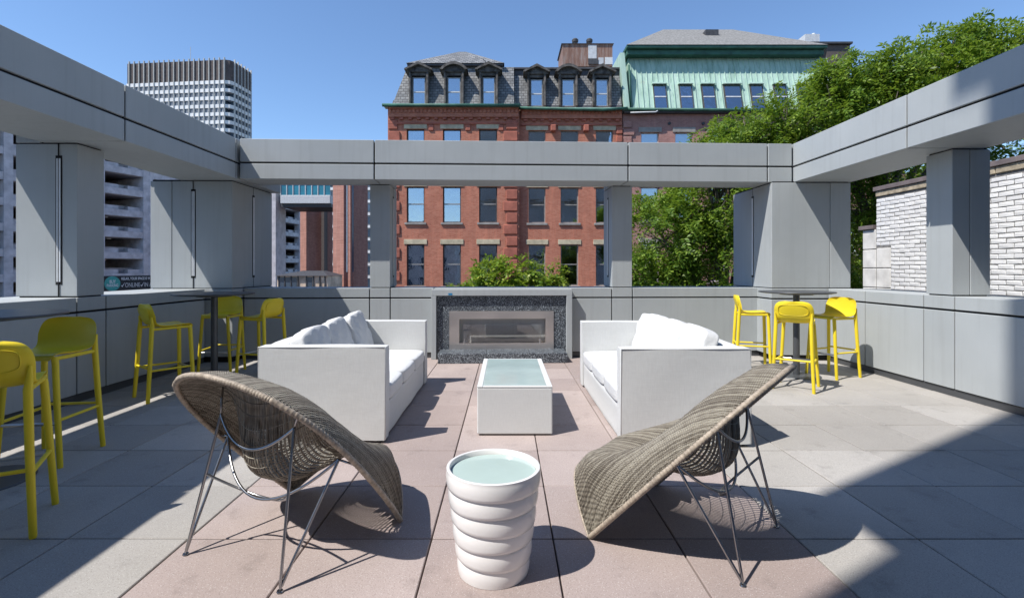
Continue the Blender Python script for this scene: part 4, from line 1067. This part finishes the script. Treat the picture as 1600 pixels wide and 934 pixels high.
for r_ in range(9):
    zt = TH - 11.3 - r_ * rowh - 1.75 - 1.12
    for k in range(nfr):
        o = link('window', wf, tw); o.location = (-3 - (k + .5) * pit, .22, zt)
        m_ = link('mullion', wf2, o); m_.location = (0, -.05, 0)
    for k in range(5):
        o = link('window', wf, tw); o.location = (-.3, 3 + (k + .5) * pit, zt); o.rotation_euler = (0, 0, R(90))
part('mast', MB().tube([(-26, 6, TH - 1), (-26, 6, TH + 9)], .12, 6), M['tower_fin'], tw)
tw.location = (PX(360, 250), 250, 0); tw.rotation_euler = (0, 0, math.atan2(-5.4, 54.7))

# ================================================================== PARKING GARAGE
gpts = [(-66.0, 25.3), (-54.7, 54.9), (-49.15, 69.3), (-46.9, 98.0), (-43.6, 122.0)]
pg = thing('parking_garage', 'pale concrete parking garage with open decks and low blocks along each level', 'building', (-52, 70, -9))
levels = [20.35 - 2.8 * k for k in range(11)]
def seg_box(mb, a, b, t0, t1, d0, d1, z0, z1):
    a = Vector((*a, 0)); b = Vector((*b, 0)); u = (b - a).normalized(); n = Vector((-u.y, u.x, 0))     # n points away from the terrace
    q = [a + u * t0 + n * d0, a + u * t1 + n * d0, a + u * t1 + n * d1, a + u * t0 + n * d1]
    mb.hexa([(p.x, p.y, z0) for p in q], [(p.x, p.y, z1) for p in q])
    return mb
for si, (a, b) in enumerate(zip(gpts[:-1], gpts[1:])):
    L = math.hypot(b[0] - a[0], b[1] - a[1])
    for li, z in enumerate(levels):
        if z < -8: continue
        part('spandrel', seg_box(MB(), a, b, 0.02, L - .02, 0, .35, z - .85, z), M['concrete'], pg)
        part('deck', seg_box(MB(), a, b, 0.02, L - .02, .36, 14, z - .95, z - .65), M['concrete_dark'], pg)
        if li > 0: part('inner_wall', seg_box(MB(), a, b, 0.5, L - .5, 2.2, 2.5, z - .6, z + .75), M['concrete'], pg)
        if li > 0 and li < 9:
            nblk = int(L / 2.6)
            for k in range(nblk):
                t0 = (k + .12) * L / nblk
                part('block', seg_box(MB(), a, b, t0, t0 + L / nblk * .62, .5, 1.4, z - .1, z + .52), M['concrete'], pg)
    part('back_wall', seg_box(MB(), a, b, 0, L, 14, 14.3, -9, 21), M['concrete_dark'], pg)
    ncol = max(2, round(L / 6.1))
    for t0 in ([2.9, 9.15] if si == 1 else [k * L / ncol for k in range(ncol + 1)]):
        part('column', seg_box(MB(), a, b, t0 - .35, t0 + .45, -.08, 1.1, -9, 20.9), M['concrete'], pg)
part('end_wall', seg_box(MB(), gpts[3], gpts[4], 24.0, 24.3, .4, 14.3, -9, 20.8), M['concrete'], pg)
part('stair_wall', seg_box(MB(), gpts[1], gpts[2], 14.35, 15.4, -.1, 8, -9, 20.8), M['concrete'], pg)
# lamps under the decks
for (k, t0) in ((4, 10.2), (5, 10.6), (6, 10.0)):
    part('deck_lamp', seg_box(MB(), gpts[1], gpts[2], t0, t0 + .5, 1.2, 1.6, levels[k] - 1.1, levels[k] - 1.0), M['banner_white'], pg)

# banner hung on the garage
bn = thing('banner', 'dark parking banner with teal disc and white lettering on the garage', 'sign')
part('cloth', MB().box(0, 6.0, 0, .06, -1.95, 0, .01), M['banner'], bn)
dsk = part('disc', MB().lathe([(.01, 0), (.95, 0), (.95, .03), (.01, .03)], 40, Matrix.Translation((1.1, -.002, -1.0)) @ Matrix.Rotation(R(90), 4, 'X')), M['teal'], bn)
def text(name, s_, size, x, z, mat, parent, y=-.045, align='LEFT'):
    cu = bpy.data.curves.new(name, 'FONT'); cu.body = s_; cu.size = size; cu.extrude = .004; cu.align_x = align; cu.offset = .008
    tmp = bpy.data.objects.new('tmp', cu); col.objects.link(tmp)
    me = bpy.data.meshes.new_from_object(tmp.evaluated_get(bpy.context.evaluated_depsgraph_get())); bpy.data.objects.remove(tmp)
    me.materials.clear(); me.materials.append(mat)
    o = link(name, me, parent); o.location = (x, y, z); o.rotation_euler = (R(90), 0, 0); o.scale = (.66, 1, 1); return o
bpy.context.view_layer.update()
text('lettering', 'BUY', .6, 1.1, -.95, M['banner_white'], bn, align='CENTER'); text('lettering', 'PARKING', .5, 1.1, -1.4, M['banner_white'], bn, align='CENTER')
text('lettering', 'RELAX, YOUR SPACE IS W', .48, 2.15, -.55, M['banner_white'], bn)
text('lettering', 'ONLINE', .8, 2.6, -1.5, M['white_metal'], bn); text('lettering', 'IN AD', .8, 5.05, -1.5, M['white_metal'], bn)
for x in (2.1, 4.55):
    part('tick', MB().hexa([(x, -.05, -1.25), (x + .18, -.05, -1.5), (x + .5, -.05, -.85), (x + .19, -.05, -1.3)], [(x, -.03, -1.25), (x + .18, -.03, -1.5), (x + .5, -.03, -.85), (x + .19, -.03, -1.3)]), M['banner_white'], bn)
a, b = Vector((*gpts[1], 0)), Vector((*gpts[2], 0)); u = (b - a).normalized()
p_ = a + u * 9.3 - Vector((-u.y, u.x, 0)) * .2
bn.location = (p_.x, p_.y, .45); bn.rotation_euler = (0, 0, math.atan2(u.y, u.x))

# ================================================================== BRICK STAIR TOWERS WITH GLAZED BRIDGE
YT = 62.0
def tx(x): return PX(x, YT)
def tzz(y): return PZ(y, YT)
tt = thing('stair_tower', 'two angled brick stair tower slabs joined by a narrow glass slot', 'building', (tx(545), YT + 2, -9))
p0 = Vector((tx(515), YT + 1.2)); p1 = Vector((tx(537), YT)); p2 = Vector((tx(547), YT + .1)); p3 = p2 + Vector((.45, .9)) * 3.1
def slabv(a, b, th, z0, z1):
    d = (b - a).normalized(); n = Vector((-d.y, d.x)) * th
    q = [a, b, b + n, a + n]; return MB().hexa([(p.x, p.y, z0) for p in q], [(p.x, p.y, z1) for p in q])
part('wall', slabv(p0, p1, 1.2, -9, 15.5), M['brick_tower'], tt); part('wall', slabv(p2, p3, 1.2, -9, 15.5), M['brick_tower'], tt)
part('slot_glass', slabv(p1 + Vector((-.05, .35)), p2 + Vector((.3, .3)), .1, tzz(425), 15.2), M['tower_glass'], tt)
part('slot_wall', slabv(p1 + Vector((-.05, .35)), p2 + Vector((.3, .3)), .1, -9, tzz(425) - .01), M['brick_tower'], tt)
part('mullion', MB().box(tx(541) - .08, tx(541) + .08, YT + .2, YT + .33, tzz(425), 15.2), M['white_metal'], tt)
YD = 74.0
dt = thing('brick_pier_tower', 'dark shaded brick tower under the glazed bridge', 'building', (PX(491, YD), YD + 2, -9))
part('wall', slabv(Vector((PX(478.5, YD), YD)), Vector((PX(478.5, YD), YD)) + Vector((.78, .62)) * 3.9, 3, -9, PZ(322, YD)), M['brick_tower'], dt)
part('side_fin', MB().box(PX(500, YD) + .01, PX(504.5, YD), YD + .5, YD + 4, -9, PZ(324, YD)), M['brown'], dt)
YG = 66.0
gb = thing('glazed_bridge', 'white footbridge with teal windows spanning to the brick stair tower', 'bridge', (PX(475, YG), YG, PZ(318, YG)))
bx0, bx1 = PX(438, YG), PX(516, YG)
part('girder', MB().box(bx0, bx1, YG, YG + 4, PZ(318, YG), PZ(305, YG), .05), M['white_metal'], gb)
part('underside', MB().box(bx0, bx1, YG + .3, YG + 6, PZ(323, YG), PZ(318, YG) - .01), M['flashing'], gb)
for k in range(8):
    a_ = bx0 + (bx1 - bx0) * k / 8
    part('pane', MB().box(a_ + .06, a_ + (bx1 - bx0) / 8 - .06, YG + .1, YG + .2, PZ(305, YG) + .01, PZ(284, YG)), M['teal_glass'], gb)
    part('mullion', MB().box(a_ - .055, a_ + .055, YG + .02, YG + .25, PZ(305, YG) + .012, PZ(284, YG)), M['white_metal'], gb)
part('roof', MB().box(bx0 - .2, bx1 + .1, YG - .1, YG + 4.2, PZ(284, YG) + .01, PZ(281, YG)), M['white_metal'], gb)
part('support_column', MB().box(PX(424, YG), PX(431, YG) - .02, YG, YG + 3, -9, PZ(282, YG)), M['concrete'], gb)
# distant office block behind the stair towers
YO = 135.0
ob = thing('distant_office', 'distant pale office block with window bands behind the stair towers', 'building', (PX(560, YO), YO + 6, -9))
part('wall', MB().box(PX(466, YO), PX(640, YO), YO + .3, YO + 12, -9, 27), M['limestone'], ob)
for k in range(10):
    z = 25.5 - k * 3.4
    for j in range(20):
        x = PX(468, YO) + j * 1.5
        part('window', MB().box(x, x + 1.05, YO + .1, YO + .29, z - 1.9, z), M['tower_glass'], ob)
    part('ledge', MB().box(PX(466, YO), PX(640, YO), YO - .1, YO + .28, z - 2.9, z - 2.2), M['tower_white'], ob)
# low pavilion in the gap
YK = 56.0
kv = thing('street_pavilion', 'low pavilion with dark hipped roof and pale posters beyond the parapet', 'building', (PX(475, YK), YK + 2, -9))
part('wall', MB().box(PX(433, YK), PX(512, YK), YK, YK + 5, -9, PZ(431, YK)), M['poster'], kv)
part('roof', MB().hexa([(PX(430, YK), YK - .3, PZ(431, YK)), (PX(514, YK), YK - .3, PZ(431, YK)), (PX(514, YK), YK + 5.3, PZ(431, YK)), (PX(430, YK), YK + 5.3, PZ(431, YK))], [(PX(462, YK), YK + 2, PZ(423, YK)), (PX(495, YK), YK + 2, PZ(423, YK)), (PX(495, YK), YK + 3, PZ(423, YK)), (PX(462, YK), YK + 3, PZ(423, YK))]), M['flashing'], kv)
for x in (436, 445, 455, 466, 479, 490, 500, 508):
    part('post', MB().box(PX(x, YK) - .06, PX(x, YK) + .06, YK - .1, YK - .002, -9, PZ(431, YK) - .02), M['flashing'], kv)
for k, x in enumerate((440, 450, 460, 484)):
    part('window', MB().box(PX(x, YK) - .28, PX(x, YK) + .28, YK - .04, YK - .003, PZ(446, YK) - .5, PZ(433, YK)), M['tower_glass'], kv)

# ================================================================== TREES
def make_tree(name, label, base, lobes, nclus, leaf, leafsize, seed, trunk_r=.16, limbs=(), droop=.55, group=None, fronds=11, spread=.15, width=.19, clump=1.5):
    rg = np.random.default_rng(seed)
    t = thing(name, label, 'tree', base, group=group)
    lob = np.array(lobes, float)                       # cx, cy, cz, rx, ry, rz
    vol = lob[:, 3] * lob[:, 4] * lob[:, 5]; pick = rg.choice(len(lob), nclus, p=vol ** .8 / (vol ** .8).sum())
    d = rg.normal(size=(nclus, 3)); d /= np.linalg.norm(d, axis=1)[:, None]
    rr = rg.uniform(.35, 1, nclus) ** .55
    cen = lob[pick, :3] + d * lob[pick, 3:] * rr[:, None]
    k3 = 2 * math.pi / clump
    nz = np.sin(cen[:, 0] * k3 + 1.3 * np.sin(cen[:, 2] * k3 * .7) + seed) + np.sin(cen[:, 2] * k3 * 1.15 + 1.1 * np.sin(cen[:, 0] * k3 * .6)) + .6 * np.sin(cen[:, 1] * k3 * .8 + seed)
    keep = nz > -.55; cen = cen[keep]; d = d[keep]; nclus = len(cen)
    # fronds: each a drooping rachis carrying rows of small leaflets
    nf, nl = fronds, 11
    out = d * np.array([1, 1, .55])
    c = np.repeat(cen, nf, 0) + rg.normal(size=(nclus * nf, 3)) * spread
    fd = np.repeat(out, nf, 0) * .7 + rg.normal(size=(nclus * nf, 3)) * .65; fd /= np.linalg.norm(fd, axis=1)[:, None]
    fl = leafsize * rg.uniform(2.6, 4.6, nclus * nf)
    u = np.tile((np.arange(nl) + .5) / nl, nclus * nf); c = np.repeat(c, nl, 0); fdr = np.repeat(fd, nl, 0); flr = np.repeat(fl, nl)
    pos = c + fdr * (u * flr)[:, None]; pos[:, 2] -= droop * flr * u ** 2
    n = len(pos); tang = fdr.copy(); tang[:, 2] -= 2 * droop * u; tang /= np.linalg.norm(tang, axis=1)[:, None]
    upv = np.repeat(rg.normal(size=(nclus * nf, 3)) * .5 + np.array([0, 0, 1.0]), nl, 0)
    lat = np.cross(tang, upv); lat /= np.linalg.norm(lat, axis=1)[:, None]
    sgn = np.where(np.arange(n) % 2 == 0, 1.0, -1.0)
    dirv = lat * sgn[:, None] * .85 + tang * .55 + rg.normal(size=(n, 3)) * .22; dirv /= np.linalg.norm(dirv, axis=1)[:, None]
    sidev = np.cross(dirv, upv + rg.normal(size=(n, 3)) * .25); sidev /= np.linalg.norm(sidev, axis=1)[:, None]
    size = leafsize * rg.uniform(.75, 1.3, n)
    a = pos; b = pos + dirv * size[:, None] * .5 + sidev * size[:, None] * width; cc = pos + dirv * size[:, None]; dd = pos + dirv * size[:, None] * .5 - sidev * size[:, None] * width
    vv = np.stack([a, b, cc, dd], 1).reshape(-1, 3) - np.array(base)
    me = bpy.data.meshes.new('crown'); me.vertices.add(len(vv)); me.vertices.foreach_set('co', vv.ravel())
    me.loops.add(4 * n); me.loops.foreach_set('vertex_index', np.arange(4 * n)); me.polygons.add(n)
    me.polygons.foreach_set('loop_start', np.arange(n) * 4); me.polygons.foreach_set('loop_total', np.full(n, 4)); me.update(); me.validate()
    me.materials.append(M[leaf]); o = link('crown', me, t); o['kind'] = 'stuff'
    # trunk and limbs
    B = Vector(base); zf = min(l[2] for l in lobes)
    fork = Vector((base[0] + .2, base[1], zf - .6))
    part('trunk', MB().tube([B, B.lerp(fork, .4) + Vector((.1, .05, 0)), fork], [trunk_r * 1.5, trunk_r * 1.1, trunk_r * .85], 10), M['bark'], t, True)
    rr2 = random.Random(seed)
    for l in lobes:
        L = Vector(l[:3]); mid = fork.lerp(L, .5) + Vector((rr2.uniform(-.3, .3), rr2.uniform(-.3, .3), -.25))
        tip = L + Vector((rr2.uniform(-.4, .4) * l[3], rr2.uniform(-.4, .4) * l[4], .7 * l[5]))
        lb = part('limb', MB().tube([fork - Vector((0, 0, .1)), mid, L, tip], [trunk_r * .65, trunk_r * .45, trunk_r * .28, trunk_r * .08], 8), M['bark'], t, True)
        tw_ = MB()
        for q in range(9):
            s0 = mid.lerp(L, rr2.uniform(0, 1)); v = Vector((rr2.gauss(0, 1), rr2.gauss(0, 1), rr2.gauss(.2, .7))).normalized()
            e = L + Vector((v.x * l[3], v.y * l[4], v.z * l[5])) * .9; m = s0.lerp(e, .5) + Vector((rr2.uniform(-.15, .15), rr2.uniform(-.15, .15), .18))
            tw_.tube([s0, m, e], [trunk_r * .26, trunk_r * .16, .012], 6)
        part('twigs', tw_, M['bark'], lb, True)
    return t
# lobes in world space
T1 = [(6.7, 15.8, 5.15, .7, 1.2, .45), (7.2, 15.8, 5.75, .6, 1.0, .4), (5.2, 16, .2, 1.5, 1.6, 1.3), (5.0, 16, 2.4, 1.35, 1.5, 1.4), (6.9, 16, 1.2, 1.4, 1.6, 1.6), (6.6, 16, 3.6, 1.5, 1.7, 1.4), (7.7, 16, 5.1, 1.0, 1.5, .75), (9.0, 16.2, 4.4, 1.5, 1.7, 1.4), (8.9, 15.8, 6.15, .9, 1.3, .6)]
make_tree('locust_tree', 'feathery green locust tree beside the copper roofed house', (6.9, 16.2, -9), T1, 980, 'leaf', .14, 11, .15, group='street trees beyond the parapet')
T2 = [(9.5, 15, 6.1, .9, 1.3, .8), (10.0, 15, 7.0, .65, 1.1, .55), (11.2, 15, 5.6, 1.4, 1.7, 1.2), (11.5, 15, 7.3, .8, 1.2, .55), (12.7, 15, 6.9, 1.3, 1.6, .9), (13.3, 15, 7.9, .75, 1.1, .6), (14.5, 15, 7.6, 1.1, 1.5, .75), (15.8, 15.5, 7.4, 1.1, 1.5, 1.0), (11.5, 16.5, 3.2, 1.9, 1.5, 1.2)]
make_tree('locust_tree', 'tall feathery green locust tree overhanging the white brick wall', (11.6, 16, -9), T2, 980, 'leaf', .14, 23, .17, group='street trees beyond the parapet')
T4 = [(12.5, 19.5, 2.0, 2.2, 1.5, 1.8), (16.5, 19.5, 3.5, 2.4, 1.5, 2.2), (14.5, 20, .2, 2.4, 1.5, 1.4), (18.5, 18, 5.2, 2.2, 1.6, 1.8)]
make_tree('locust_tree', 'shaded green locust tree glimpsed behind the white brick wall', (15, 20, -9), T4, 620, 'leaf', .15, 31, .2, group='street trees beyond the parapet')
T3 = [(-1.55, 20, -.1, .95, 1.0, .75), (-.6, 20, .85, .95, 1.0, .7), (.3, 19.8, .95, .8, .9, .6), (.95, 20, .15, .95, 1.0, .8), (1.75, 20, 1.0, .6, .7, .55), (.2, 20, -.7, 1.5, 1.0, .7), (-1.2, 20, -1.0, 1.2, 1.0, .7), (1.7, 20.3, -.7, .8, .9, .6)]
make_tree('young_tree', 'bright yellow green tree top rising just behind the fireplace', (.1, 20.2, -9), T3, 400, 'leaf_young', .14, 5, .09, droop=.3, spread=.1, width=.3)
# creeper-dark house behind the trees, closes the view on the right
yb = 27.0
rb2 = thing('far_brick_house', 'brick house front mostly hidden behind the locust trees', 'building', (22, yb + 3, -9))
part('wall', wall_grid(MB(), 15.5, 42, -9, 6.5, yb, yb + .4, [(18 + 3 * k, 19.2 + 3 * k, z, z + 2) for k in range(7) for z in (-1.5, 2.2)]), M['brick_mauve'], rb2)
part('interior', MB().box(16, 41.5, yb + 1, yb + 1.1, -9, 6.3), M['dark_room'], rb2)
for k in range(7):
    for z in (-1.5, 2.2): sash_window(rb2, 18 + 3 * k, 19.2 + 3 * k, z, z + 2, yb, 'frame_grey', 'greystone', 'greystone', 0, .5)
print('bricks', nb, 'objects', len(bpy.data.objects))
